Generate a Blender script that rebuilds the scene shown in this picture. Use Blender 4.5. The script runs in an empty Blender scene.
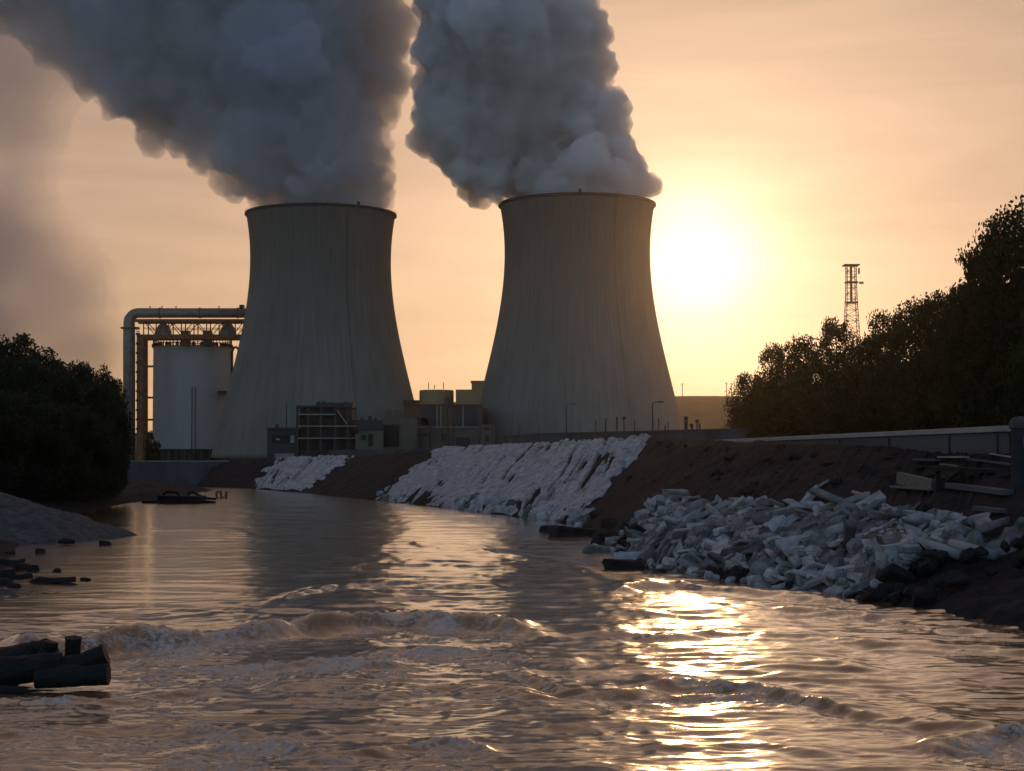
import bpy, bmesh, math, random
import numpy as np
from mathutils import Vector, Matrix

# ------------------------------------------------------------------ camera
F = 1700.0                      # focal length in pixels of a 1024 px wide frame
CAMH = 5.0
HOR = 462.0
TH = math.atan((HOR - 385.5) / F)
sc = bpy.context.scene
COL = sc.collection
cd = bpy.data.cameras.new('camera')
cam = bpy.data.objects.new('camera', cd)
COL.objects.link(cam)
cam.location = (0, 0, CAMH)
cam.rotation_euler = (math.pi / 2 + TH, 0, 0)
cd.sensor_width = 36
cd.lens = F / 1024 * 36
cd.clip_start = 0.5
cd.clip_end = 9000
sc.camera = cam


def ray(px, py):
    u, v = (px - 512) / F, (385.5 - py) / F
    return Vector((u, math.cos(TH) - v * math.sin(TH), math.sin(TH) + v * math.cos(TH)))


def P(px, py, d):
    r = ray(px, py)
    return Vector((0, 0, CAMH)) + r * (d / r.y)


def W(px, py, z=0.0):
    r = ray(px, py)
    return Vector((0, 0, CAMH)) + r * ((z - CAMH) / r.z)


def X(px, d):
    return (px - 512) / F * d


# ------------------------------------------------------------------ sky and sun
SUN = ray(696, 260).normalized()
SUN_EL = math.asin(SUN.z)
SUN_AZ = math.atan2(SUN.x, SUN.y)
world = bpy.data.worlds.new('World')
sc.world = world
world.use_nodes = True
wn, wl = world.node_tree.nodes, world.node_tree.links
wn.clear()
wo = wn.new('ShaderNodeOutputWorld')
bg = wn.new('ShaderNodeBackground')
bg.inputs['Strength'].default_value = 0.085
sky = wn.new('ShaderNodeTexSky')
sky.sky_type = 'NISHITA'
sky.sun_disc = False
sky.sun_elevation = SUN_EL
sky.sun_rotation = SUN_AZ
sky.air_density = 1.0
sky.dust_density = 0.7
sky.ozone_density = 3.2
tc = wn.new('ShaderNodeTexCoord')


def wmath(op, a, b=None, c=None):
    n = wn.new('ShaderNodeMath')
    n.operation = op
    for i, v in enumerate((a, b, c)):
        if v is None:
            continue
        if hasattr(v, 'is_linked'):
            wl.new(v, n.inputs[i])
        else:
            n.inputs[i].default_value = v
    return n.outputs[0]


def wscale(colour, fac):
    n = wn.new('ShaderNodeVectorMath')
    n.operation = 'SCALE'
    if hasattr(colour, 'is_linked'):
        wl.new(colour, n.inputs[0])
    else:
        n.inputs[0].default_value = colour
    if hasattr(fac, 'is_linked'):
        wl.new(fac, n.inputs['Scale'])
    else:
        n.inputs['Scale'].default_value = fac
    return n.outputs[0]


def wvec(op, a, b):
    n = wn.new('ShaderNodeVectorMath')
    n.operation = op
    for i, v in enumerate((a, b)):
        if hasattr(v, 'is_linked'):
            wl.new(v, n.inputs[i])
        else:
            n.inputs[i].default_value = v
    return n.outputs['Value'] if op == 'DOT_PRODUCT' else n.outputs['Vector']


dirn = wvec('NORMALIZE', tc.outputs['Generated'], (0, 0, 0))
cosa = wvec('DOT_PRODUCT', dirn, tuple(SUN))
ang = wmath('ARCCOSINE', wmath('MINIMUM', cosa, 1.0))


def lobe(sig, p=2.0):            # aureole of the hazy sun: exp(-(angle/sigma)^p)
    return wmath('EXPONENT', wmath('MULTIPLY', wmath('POWER', wmath('DIVIDE', ang, sig), p), -1.0))


# the eye-searing low-sun horizon of the raw model is rolled off softly, as haze and film do
SKY_K = 15.0
den = wvec('ADD', wscale(sky.outputs['Color'], 1.0 / SKY_K), (1.0, 1.0, 1.0))
tot = wvec('DIVIDE', sky.outputs['Color'], den)
# dusty warm air on the sun's side of the sky, the other brightened as added front fill
side = wn.new('ShaderNodeMapRange')
side.interpolation_type = 'SMOOTHSTEP'
side.inputs['From Min'].default_value = math.radians(34)
side.inputs['From Max'].default_value = math.radians(95)
wl.new(ang, side.inputs['Value'])
tint = wn.new('ShaderNodeMix')
tint.data_type = 'RGBA'
tint.inputs['A'].default_value = (0.84, 0.62, 0.48, 1)
tint.inputs['B'].default_value = (3.0, 2.45, 2.25, 1)
wl.new(side.outputs['Result'], tint.inputs['Factor'])
tot = wvec('MULTIPLY', tot, tint.outputs['Result'])
AUREOLE = [((8.0, 7.0, 6.5), 0.037, 2.2), ((6.0, 4.9, 3.0), 0.105, 1.25), ((5.0, 2.8, 1.6), 1.15, 2.4)]
for colr, sg, pw in AUREOLE:
    tot = wvec('ADD', tot, wscale(colr, lobe(sg, pw)))
# thin veil of dusk cloud, streaked along the horizon
mp = wn.new('ShaderNodeMapping')
mp.inputs['Scale'].default_value = (2.2, 2.2, 14.0)
wl.new(tc.outputs['Generated'], mp.inputs['Vector'])
nz = wn.new('ShaderNodeTexNoise')
nz.inputs['Scale'].default_value = 2.2
nz.inputs['Detail'].default_value = 6
nz.inputs['Roughness'].default_value = 0.55
nz.inputs['Distortion'].default_value = 0.6
wl.new(mp.outputs['Vector'], nz.inputs['Vector'])
mr = wn.new('ShaderNodeMapRange')
mr.inputs['From Min'].default_value = 0.3
mr.inputs['From Max'].default_value = 0.7
mr.inputs['To Min'].default_value = 0.9
mr.inputs['To Max'].default_value = 1.1
wl.new(nz.outputs['Fac'], mr.inputs['Value'])
tot = wscale(tot, mr.outputs['Result'])
wl.new(tot, bg.inputs['Color'])
wl.new(bg.outputs['Background'], wo.inputs['Surface'])

ld = bpy.data.lights.new('sun', 'SUN')
ld.energy = 0.2
ld.angle = math.radians(2.0)
ld.color = (1.0, 0.52, 0.2)
sun = bpy.data.objects.new('sun', ld)
COL.objects.link(sun)
sun.rotation_euler = SUN.to_track_quat('Z', 'Y').to_euler()
sun.location = (60, 300, 120)

vs = sc.view_settings
sc.display_settings.display_device = 'sRGB'
vs.view_transform = 'Standard'
vs.look = 'None'
vs.exposure = -0.15
vs.gamma = 1.0
vs.use_curve_mapping = False
cy = sc.cycles
cy.use_denoising = True
cy.max_bounces = 10
cy.diffuse_bounces = 2
cy.glossy_bounces = 3
cy.transmission_bounces = 4
cy.volume_bounces = 16
cy.transparent_max_bounces = 24
cy.use_adaptive_sampling = True
cy.adaptive_threshold = 0.02
cy.sample_clamp_indirect = 6.0
cy.volume_step_rate = 1.0
cy.volume_max_steps = 256


# ------------------------------------------------------------------ helpers
def tag(o, label=None, cat=None, group=None, kind=None):
    if label and not kind:
        kind = 'thing'
    for k, v in (('label', label), ('category', cat), ('group', group), ('kind', kind)):
        if v:
            o[k] = v
    return o


def thing(name, loc, label, cat, group=None):
    o = bpy.data.objects.new(name, None)
    o.empty_display_size = 0.5
    COL.objects.link(o)
    o.location = loc
    return tag(o, label, cat, group)


def link_mesh(name, me, mats, parent=None, origin=None):
    for m in (mats if isinstance(mats, (list, tuple)) else [mats]):
        me.materials.append(m)
    o = bpy.data.objects.new(name, me)
    COL.objects.link(o)
    if parent is not None:
        o.parent = parent
    elif origin is not None:
        o.location = origin
    return o


def root_of(o):
    v = Vector((0, 0, 0))
    while o is not None:
        v += o.location
        o = o.parent
    return v


class MB:
    """collects shapes in world coordinates and links them as ONE mesh object"""

    def __init__(s):
        s.v, s.f = [], []

    def add(s, vs_, fs_):
        n = len(s.v)
        s.v += [tuple(p) for p in vs_]
        s.f += [tuple(i + n for i in f) for f in fs_]
        return s

    def box(s, c, size, rot=None, taper=1.0):
        hx, hy, hz = size[0] / 2, size[1] / 2, size[2] / 2
        pts = []
        for z, k in ((-hz, 1.0), (hz, taper)):
            for x, y in ((-hx, -hy), (hx, -hy), (hx, hy), (-hx, hy)):
                pts.append(Vector((x * k, y * k, z)))
        if rot is not None:
            pts = [rot @ p for p in pts]
        c = Vector(c)
        return s.add([p + c for p in pts],
                     [(0, 3, 2, 1), (4, 5, 6, 7), (0, 1, 5, 4), (1, 2, 6, 5), (2, 3, 7, 6), (3, 0, 4, 7)])

    def box2(s, x0, x1, y0, y1, z0, z1):
        return s.box(((x0 + x1) / 2, (y0 + y1) / 2, (z0 + z1) / 2), (abs(x1 - x0), abs(y1 - y0), abs(z1 - z0)))

    def beam(s, a, b, w, h=None):
        a, b = Vector(a), Vector(b)
        d = b - a
        q = d.to_track_quat('X', 'Z').to_matrix()
        return s.box((a + b) / 2, (d.length, w, h or w), q)

    def tube(s, pts, r, n=12, caps=True):
        pts = [Vector(p) for p in pts]
        rs = r if isinstance(r, (list, tuple)) else [r] * len(pts)
        rings = []
        ref = None
        for i, p in enumerate(pts):
            t = (pts[min(i + 1, len(pts) - 1)] - pts[max(i - 1, 0)]).normalized()
            if ref is None:
                ref = Vector((0, 0, 1)) if abs(t.z) < 0.9 else Vector((1, 0, 0))
            a = t.cross(ref).normalized()
            b = a.cross(t).normalized()
            ref = b
            rings.append([p + (a * math.cos(2 * math.pi * k / n) + b * math.sin(2 * math.pi * k / n)) * rs[i] for k in range(n)])
        vs_ = [q for rg in rings for q in rg]
        fs_ = []
        for i in range(len(pts) - 1):
            for k in range(n):
                k2 = (k + 1) % n
                fs_.append((i * n + k, i * n + k2, (i + 1) * n + k2, (i + 1) * n + k))
        if caps:
            fs_.append(tuple(range(n))[::-1])
            fs_.append(tuple((len(pts) - 1) * n + k for k in range(n)))
        return s.add(vs_, fs_)

    def lathe(s, c, prof, n=48, closed=False):
        c = Vector(c)
        vs_ = [c + Vector((r * math.cos(2 * math.pi * k / n), r * math.sin(2 * math.pi * k / n), z)) for r, z in prof for k in range(n)]
        fs_ = []
        m = len(prof)
        for i in range(m if closed else m - 1):
            j = (i + 1) % m
            for k in range(n):
                k2 = (k + 1) % n
                fs_.append((i * n + k, i * n + k2, j * n + k2, j * n + k))
        return s.add(vs_, fs_)

    def build(s, name, mat, parent=None, origin=None, smooth=False, bevel=0.0):
        o0 = root_of(parent) if parent is not None else Vector(origin if origin is not None else (0, 0, 0))
        me = bpy.data.meshes.new(name)
        me.from_pydata([(p[0] - o0.x, p[1] - o0.y, p[2] - o0.z) for p in s.v], [], s.f)
        bm = bmesh.new()
        bm.from_mesh(me)
        bmesh.ops.recalc_face_normals(bm, faces=bm.faces)
        bm.to_mesh(me)
        bm.free()
        if smooth:
            me.shade_smooth()
        o = link_mesh(name, me, mat, parent, o0)
        if bevel:
            b = o.modifiers.new('bevel', 'BEVEL')
            b.width = bevel
            b.segments = 2
            b.limit_method = 'ANGLE'
        return o


def fast_mesh(name, v, f, smooth=True):
    """v (n,3), f (m,k) numpy arrays"""
    me = bpy.data.meshes.new(name)
    k = f.shape[1]
    me.vertices.add(len(v))
    me.vertices.foreach_set('co', np.ascontiguousarray(v, dtype=np.float32).ravel())
    me.loops.add(f.size)
    me.loops.foreach_set('vertex_index', np.ascontiguousarray(f, dtype=np.int32).ravel())
    me.polygons.add(len(f))
    me.polygons.foreach_set('loop_start', np.arange(0, f.size, k, dtype=np.int32))
    me.update(calc_edges=True)
    if smooth:
        me.shade_smooth()
    return me


def grid_faces(nr, nc):
    i = np.arange(nr - 1)[:, None] * nc + np.arange(nc - 1)[None, :]
    i = i.ravel()
    return np.stack([i, i + 1, i + nc + 1, i + nc], 1)


# ---- vectorised gradient noise
_rs = np.random.RandomState(7)
_perm = np.tile(_rs.permutation(256), 3)
_g = _rs.normal(size=(256, 3))
_g /= np.linalg.norm(_g, axis=1)[:, None]
_a2 = _rs.uniform(0, 2 * np.pi, 256)
_g2 = np.stack([np.cos(_a2), np.sin(_a2)], 1).astype(np.float32)


def pnoise(x, y, z=0.0):
    x = np.asarray(x, np.float32); y = np.asarray(y, np.float32)
    fade = lambda t: t * t * t * (t * (t * 6 - 15) + 10)
    if np.ndim(z) == 0:          # a slice of its own for every z
        seed = int(round(float(z) * 977.0)) & 255
        x, y = np.broadcast_arrays(x, y)
        xf, yf = np.floor(x), np.floor(y)
        fx, fy = x - xf, y - yf
        xi, yi = xf.astype(np.int32) & 255, yf.astype(np.int32) & 255
        u, v = fade(fx), fade(fy)
        out = 0
        for dx in (0, 1):
            a = _perm[xi + dx] + seed
            wx_ = u if dx else 1 - u
            for dy in (0, 1):
                h = _perm[_perm[a & 255] + yi + dy]
                out = out + (_g2[h, 0] * (fx - dx) + _g2[h, 1] * (fy - dy)) * wx_ * (v if dy else 1 - v)
        return out * 0.8
    x, y, z = np.broadcast_arrays(x, y, np.asarray(z, np.float32))
    xi, yi, zi = np.floor(x), np.floor(y), np.floor(z)
    fx, fy, fz = x - xi, y - yi, z - zi
    xi, yi, zi = xi.astype(int) & 255, yi.astype(int) & 255, zi.astype(int) & 255
    u, v, w = fade(fx), fade(fy), fade(fz)
    out = 0
    for dx in (0, 1):
        for dy in (0, 1):
            for dz in (0, 1):
                g = _g[_perm[_perm[_perm[xi + dx] + yi + dy] + zi + dz]]
                val = g[..., 0] * (fx - dx) + g[..., 1] * (fy - dy) + g[..., 2] * (fz - dz)
                out = out + val * (u if dx else 1 - u) * (v if dy else 1 - v) * (w if dz else 1 - w)
    return out


def fbm(x, y, z=0.0, oct_=4, gain=0.5, lac=2.03, ridged=False):
    a, s, t = 1.0, 0.0, 0.0
    x, y = np.asarray(x, np.float32), np.asarray(y, np.float32)
    for i in range(oct_):
        n = pnoise(x + i * 17.3, y - i * 9.1, z + i * 5.7)
        if ridged:
            n = 0.5 - np.abs(n) * 2
        s = s + a * n
        t += a
        a *= gain
        x, y, z = x * lac, y * lac, z * lac
    return s / t


def sstep(a, b, x):
    t = np.clip((np.asarray(x, float) - a) / (b - a), 0, 1)
    return t * t * (3 - 2 * t)


# ------------------------------------------------------------------ materials
def mat(name, base, rough=0.85, vary=0.25, scale=1.0, bump=0.0, bscale=8.0, metal=0.0, second=None, spec=0.3, stretch=None, detail=6):
    """principled surface with a two-tone noise (dirt, wear) and a noise bump"""
    m = bpy.data.materials.new(name)
    m.use_nodes = True
    n, l = m.node_tree.nodes, m.node_tree.links
    p = n['Principled BSDF']
    p.inputs['Roughness'].default_value = rough
    p.inputs['Metallic'].default_value = metal
    p.inputs['Specular IOR Level'].default_value = spec
    t = n.new('ShaderNodeTexCoord')
    mpn = n.new('ShaderNodeMapping')
    mpn.inputs['Scale'].default_value = stretch or (1, 1, 1)
    l.new(t.outputs['Object'], mpn.inputs['Vector'])
    a = n.new('ShaderNodeTexNoise')
    a.inputs['Scale'].default_value = scale
    a.inputs['Detail'].default_value = detail
    a.inputs['Roughness'].default_value = 0.6
    l.new(mpn.outputs['Vector'], a.inputs['Vector'])
    r = n.new('ShaderNodeValToRGB')
    r.color_ramp.elements[0].position = 0.32
    r.color_ramp.elements[1].position = 0.68
    c2 = second or tuple(c * (1 - vary) for c in base)
    r.color_ramp.elements[0].color = (*c2, 1)
    r.color_ramp.elements[1].color = (*[c * (1 + vary * 0.3) for c in base], 1)
    l.new(a.outputs['Fac'], r.inputs['Fac'])
    l.new(r.outputs['Color'], p.inputs['Base Color'])
    if bump:
        b = n.new('ShaderNodeTexNoise')
        b.inputs['Scale'].default_value = bscale
        b.inputs['Detail'].default_value = 5
        l.new(mpn.outputs['Vector'], b.inputs['Vector'])
        bn = n.new('ShaderNodeBump')
        bn.inputs['Strength'].default_value = 0.7
        bn.inputs['Distance'].default_value = bump
        l.new(b.outputs['Fac'], bn.inputs['Height'])
        l.new(bn.outputs['Normal'], p.inputs['Normal'])
    return m


def vol_mat(name, colour, density, aniso):
    m = bpy.data.materials.new(name)
    m.use_nodes = True
    n, l = m.node_tree.nodes, m.node_tree.links
    n.remove(n['Principled BSDF'])
    v = n.new('ShaderNodeVolumePrincipled')
    v.inputs['Color'].default_value = (*colour, 1)
    v.inputs['Density'].default_value = density
    v.inputs['Anisotropy'].default_value = aniso
    l.new(v.outputs['Volume'], n['Material Output'].inputs['Volume'])
    m.cycles.homogeneous_volume = True if hasattr(m.cycles, 'homogeneous_volume') else None
    return m


M = {}
M['dark_metal'] = mat('dark_metal', (0.05, 0.05, 0.055), 0.6, 0.4, 2.0)
M['steel'] = mat('steel', (0.28, 0.27, 0.26), 0.5, 0.3, 0.4, metal=0.3)
M['rust'] = mat('rust', (0.30, 0.13, 0.06), 0.8, 0.5, 0.6)
M['concrete'] = mat('concrete', (0.33, 0.32, 0.30), 0.9, 0.35, 0.15)
M['tank_paint'] = mat('tank_paint', (0.46, 0.46, 0.46), 0.7, 0.18, 0.05, stretch=(1, 1, 0.15))
M['dark_clad'] = mat('dark_clad', (0.045, 0.05, 0.06), 0.6, 0.3, 0.3)
M['pale_wall'] = mat('pale_wall', (0.17, 0.15, 0.12), 0.9, 0.25, 0.2)
M['brown_clad'] = mat('brown_clad', (0.14, 0.10, 0.075), 0.8, 0.3, 0.2)
M['dark_glass'] = mat('dark_glass', (0.012, 0.014, 0.018), 0.5, 0.2, 0.5, spec=0.25)
# ------------------------------------------------------------------ cooling towers
def tower_mat():
    m = bpy.data.materials.new('tower_concrete')
    m.use_nodes = True
    n, l = m.node_tree.nodes, m.node_tree.links
    p = n['Principled BSDF']
    p.inputs['Roughness'].default_value = 0.9
    p.inputs['Specular IOR Level'].default_value = 0.2
    t = n.new('ShaderNodeTexCoord')
    sx = n.new('ShaderNodeSeparateXYZ')
    l.new(t.outputs['Object'], sx.inputs[0])
    at = n.new('ShaderNodeMath'); at.operation = 'ARCTAN2'
    l.new(sx.outputs['X'], at.inputs[0]); l.new(sx.outputs['Y'], at.inputs[1])
    cb = n.new('ShaderNodeCombineXYZ')
    mu = n.new('ShaderNodeMath'); mu.operation = 'MULTIPLY'; mu.inputs[1].default_value = 26.0
    l.new(at.outputs[0], mu.inputs[0])
    mz = n.new('ShaderNodeMath'); mz.operation = 'MULTIPLY'; mz.inputs[1].default_value = 0.035
    l.new(sx.outputs['Z'], mz.inputs[0])
    l.new(mu.outputs[0], cb.inputs[0]); l.new(mz.outputs[0], cb.inputs[2])
    # rain streaks running down the shell
    a = n.new('ShaderNodeTexNoise'); a.inputs['Scale'].default_value = 1.0; a.inputs['Detail'].default_value = 5; a.inputs['Roughness'].default_value = 0.65
    l.new(cb.outputs[0], a.inputs['Vector'])
    b = n.new('ShaderNodeTexNoise'); b.inputs['Scale'].default_value = 0.022; b.inputs['Detail'].default_value = 5
    l.new(t.outputs['Object'], b.inputs['Vector'])
    r1 = n.new('ShaderNodeValToRGB')
    r1.color_ramp.elements[0].position = 0.30; r1.color_ramp.elements[0].color = (0.20, 0.195, 0.175, 1)
    r1.color_ramp.elements[1].position = 0.66; r1.color_ramp.elements[1].color = (0.275, 0.268, 0.24, 1)
    l.new(a.outputs['Fac'], r1.inputs['Fac'])
    r2 = n.new('ShaderNodeValToRGB')
    r2.color_ramp.elements[0].position = 0.35; r2.color_ramp.elements[0].color = (0.8, 0.8, 0.8, 1)
    r2.color_ramp.elements[1].position = 0.65; r2.color_ramp.elements[1].color = (1, 1, 1, 1)
    l.new(b.outputs['Fac'], r2.inputs['Fac'])
    # the upper shell gets darker with height
    mr_ = n.new('ShaderNodeMapRange'); mr_.inputs['From Min'].default_value = 55; mr_.inputs['From Max'].default_value = 100
    mr_.inputs['To Min'].default_value = 1.0; mr_.inputs['To Max'].default_value = 0.72
    l.new(sx.outputs['Z'], mr_.inputs['Value'])
    x1 = n.new('ShaderNodeMix'); x1.data_type = 'RGBA'; x1.blend_type = 'MULTIPLY'; x1.inputs['Factor'].default_value = 1
    l.new(r1.outputs['Color'], x1.inputs['A']); l.new(r2.outputs['Color'], x1.inputs['B'])
    x2 = n.new('ShaderNodeVectorMath'); x2.operation = 'SCALE'
    l.new(x1.outputs['Result'], x2.inputs[0]); l.new(mr_.outputs['Result'], x2.inputs['Scale'])
    # lift joints, one every 5 m, faint
    l.new(x2.outputs[0], p.inputs['Base Color'])
    s1 = n.new('ShaderNodeMath'); s1.operation = 'MULTIPLY'; s1.inputs[1].default_value = 72.0
    l.new(at.outputs[0], s1.inputs[0])
    s2 = n.new('ShaderNodeMath'); s2.operation = 'SINE'; l.new(s1.outputs[0], s2.inputs[0])
    s3 = n.new('ShaderNodeMath'); s3.operation = 'POWER'; s3.inputs[1].default_value = 6.0
    s2b = n.new('ShaderNodeMath'); s2b.operation = 'ABSOLUTE'; l.new(s2.outputs[0], s2b.inputs[0]); l.new(s2b.outputs[0], s3.inputs[0])
    bn = n.new('ShaderNodeBump'); bn.inputs['Distance'].default_value = 0.35; bn.inputs['Strength'].default_value = 0.16
    l.new(s3.outputs[0], bn.inputs['Height']); l.new(bn.outputs['Normal'], p.inputs['Normal'])
    return m


M['tower'] = tower_mat()
M['tower_in'] = mat('tower_inside', (0.2, 0.19, 0.18), 0.9, 0.3, 0.1)


def profile(pts, cx, d):
    """(row, half width) pairs in the photograph -> (radius, height) pairs, at the tower's own distance"""
    return [(hw / F * d, P(cx, py, d).z) for py, hw in pts]


def smooth_profile(pr, n=60):
    pr = sorted(pr, key=lambda q: q[1])
    z = np.array([q[1] for q in pr]); r = np.array([q[0] for q in pr])
    co = np.polyfit(z, r, 4)
    zz = np.linspace(z[0], z[-1], n)
    return [(float(np.polyval(co, q)), float(q)) for q in zz]


def cooling_tower(cx, d, pts, label, bits):
    c = Vector((X(cx, d), d, 0))
    pr = smooth_profile(profile(pts, cx, d))
    zt, rt = pr[-1][1], pr[-1][0]
    base = Vector((c.x, c.y, pr[0][1]))
    t = thing('cooling_tower', base, label, 'cooling tower', 'pair of concrete cooling towers')
    N = 144
    prof = pr + [(rt - 0.55, zt)] + [(r - 0.75, z) for r, z in pr[::-1]]
    MB().lathe(c, prof, N, closed=True).build('shell', M['tower'], t, smooth=True)
    rim = [(rt + 0.02, zt - 1.0), (rt + 0.75, zt - 0.85), (rt + 0.75, zt - 0.15), (rt + 0.45, zt + 0.35), (rt - 0.7, zt + 0.35), (rt - 0.7, zt + 0.02)]
    ro = MB().lathe(c, rim, N).build('rim', M['dark_metal'], t)
    # guard rail along the rim
    g = MB()
    for k in range(N):
        a0, a1 = 2 * math.pi * k / N, 2 * math.pi * (k + 1) / N
        q0 = c + Vector(((rt + .6) * math.cos(a0), (rt + .6) * math.sin(a0), 0)); q1 = c + Vector(((rt + .6) * math.cos(a1), (rt + .6) * math.sin(a1), 0))
        g.beam((q0.x, q0.y, zt + 1.15), (q1.x, q1.y, zt + 1.15), 0.07)
        if k % 2 == 0:
            g.beam((q0.x, q0.y, zt + .35), (q0.x, q0.y, zt + 1.15), 0.07)
    g.build('railing', M['dark_metal'], ro)
    # access ladder up the shell
    lad = MB()
    az = -1.1
    for i in range(0, len(pr) - 1):
        for off in (-0.28, 0.28):
            r0, z0 = pr[i]; r1, z1 = pr[i + 1]
            o = Vector((-math.sin(az), math.cos(az), 0)) * off
            a = c + Vector((math.cos(az) * (r0 + .25), math.sin(az) * (r0 + .25), z0)) + o
            b = c + Vector((math.cos(az) * (r1 + .25), math.sin(az) * (r1 + .25), z1)) + o
            lad.beam(a, b, 0.07)
    lad.build('ladder', M['dark_metal'], t)
    for az2 in bits:
        q = c + Vector(((rt + .1) * math.cos(az2), (rt + .1) * math.sin(az2), zt + .35))
        w = MB().box2(q.x - .55, q.x + .55, q.y - .4, q.y + .4, q.z, q.z + 1.5)
        w.box2(q.x - .9, q.x - .62, q.y - .2, q.y + .2, q.z, q.z + 2.1)
        w.build('aviation_light', M['dark_metal'], ro)
    return c, zt, rt, pr[0][1]


T2_PTS = [(205, 77.3), (215, 76.2), (230, 74.6), (252, 73.1), (270, 73.2), (289, 74.6), (307, 77.2), (325, 80.6), (343, 84.6), (361, 89.0), (380, 93.2), (398, 97.6), (416, 101.6), (434, 105.4), (458, 110.5)]
T1_PTS = [(214.5, 74.6), (222, 73.2), (240, 71.2), (256, 70.4), (274, 70.6), (290, 71.6), (307, 73.5), (326, 76.6), (345, 80.6), (362, 84.6), (380, 89.0), (398, 93.6), (418, 98.2), (438, 102.8), (458, 107.2)]
D2, D1 = 861.0, 892.0
c2, zt2, rt2, zb2 = cooling_tower(577.5, D2, T2_PTS, 'cooling tower nearer the sun, its right edge lit, behind the dark perimeter wall', [-1.57])
c1, zt1, rt1, zb1 = cooling_tower(320.0, D1, T1_PTS, 'darker cooling tower beside the round storage tank, behind the black framed building', [-0.95])


# ------------------------------------------------------------------ steam
def ico_np(sub=2):
    bm = bmesh.new()
    bmesh.ops.create_icosphere(bm, subdivisions=sub, radius=1.0)
    bm.verts.ensure_lookup_table()
    v = np.array([q.co[:] for q in bm.verts])
    f = np.array([[q.index for q in fc.verts] for fc in bm.faces])
    bm.free()
    return v, f


ICO_V, ICO_F = ico_np(2)


def blob_mesh(name, balls):
    v = np.concatenate([ICO_V * r + np.array(c) for c, r in balls])
    f = np.concatenate([ICO_F + i * len(ICO_V) for i in range(len(balls))])
    return fast_mesh(name, v, f)


def clouds_tex(name, size, depth, hard):
    t = bpy.data.textures.new(name, 'CLOUDS')
    t.noise_scale = size
    t.noise_depth = depth
    t.noise_type = 'HARD_NOISE' if hard else 'SOFT_NOISE'
    t.noise_basis = 'ORIGINAL_PERLIN'
    return t


def plume_object(name, balls, voxel, disp, material, parent=None):
    me = blob_mesh(name, balls)
    o = link_mesh(name, me, material, parent)
    r = o.modifiers.new('union', 'REMESH')
    r.mode = 'VOXEL'
    r.voxel_size = voxel
    r.use_smooth_shade = True
    for size, depth, hard, st, mid in disp:
        m = o.modifiers.new('billow', 'DISPLACE')
        m.texture = clouds_tex(name + '_noise', size, depth, hard)
        m.texture_coords = 'GLOBAL'
        m.strength = st
        m.mid_level = mid
    r = o.modifiers.new('clean', 'REMESH')
    r.mode = 'VOXEL'
    r.voxel_size = voxel * .9
    r.use_smooth_shade = True
    return o


def make_balls(blobs, d, rnd, depth_jit, small, grow=1.0, tiny=8):
    """big lobes, each studded with smaller ones, those with smaller still"""
    out = []

    def rdir():
        th = rnd.uniform(0, 2 * math.pi); u = rnd.uniform(-1, 1)
        return Vector((math.sqrt(1 - u * u) * math.cos(th), math.sqrt(1 - u * u) * math.sin(th), u))

    for px, py, r in blobs:
        R = r / F * d * grow
        cc = P(px, py, d + rnd.uniform(-1, 1) * depth_jit)
        out.append((cc, R * .93))
        for k in range(small):
            q = rdir(); rr = R * rnd.uniform(.22, .42)
            c1 = cc + q * (R - rr * .72)
            out.append((c1, rr))
            for j in range(tiny):
                q2 = (rdir() + q * .8).normalized(); r2 = rr * rnd.uniform(.25, .48)
                out.append((c1 + q2 * (rr - r2 * .55), r2))
    return out


rnd = random.Random(5)
P2 = [(578, 208, 60), (545, 178, 36), (610, 180, 36), (520, 187, 22), (632, 187, 20), (645, 191, 9), (575, 184, 62), (602, 172, 42), (625, 180, 26), (535, 168, 52), (497, 150, 42), (470, 140, 46), (455, 118, 40), (520, 110, 74),
      (582, 122, 46), (600, 148, 30), (470, 82, 56), (540, 64, 58), (572, 82, 40), (500, 32, 76), (446, 44, 36), (556, 22, 42), (450, -14, 44), (530, -50, 64), (480, -90, 78), (500, -160, 80),
      (476, 178, 20), (462, 172, 20), (470, 188, 15), (478, 198, 11), (484, 205, 6), (492, 178, 22), (473, 204, 5), (642, 187, 12), (612, 100, 16), (598, 66, 22), (590, 30, 24), (622, 150, 18), (634, 172, 16), (424, 140, 18)]
P1 = [(120, 100, 22), (152, 138, 20), (180, 140, 22), (206, 158, 20), (224, 176, 16), (237, 192, 12), (258, 200, 10), (383, 203, 10), (321, 214, 58), (290, 186, 40), (352, 186, 40), (266, 196, 20), (376, 196, 18), (316, 184, 66), (300, 150, 72), (335, 140, 58), (268, 138, 60), (236, 128, 42), (210, 112, 46), (178, 118, 34), (154, 118, 24), (128, 84, 38), (96, 62, 36),
      (66, 40, 36), (40, 16, 34), (10, -12, 42), (-50, -40, 70), (190, 52, 84), (124, 22, 70), (280, 62, 86), (350, 74, 58), (372, 40, 42), (330, 4, 76), (222, -24, 86), (100, -56, 86), (300, -80, 86), (385, 110, 20), (398, 76, 16), (400, 20, 24), (200, -110, 90), (0, -110, 90)]
P1 += [(x, 201, 12) for x in range(260, 386, 12)] + [(x, 193, 15) for x in range(256, 392, 13)]
P2 += [(x, 192, 11) for x in range(514, 646, 12)] + [(x, 184, 14) for x in range(508, 654, 13)]


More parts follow.
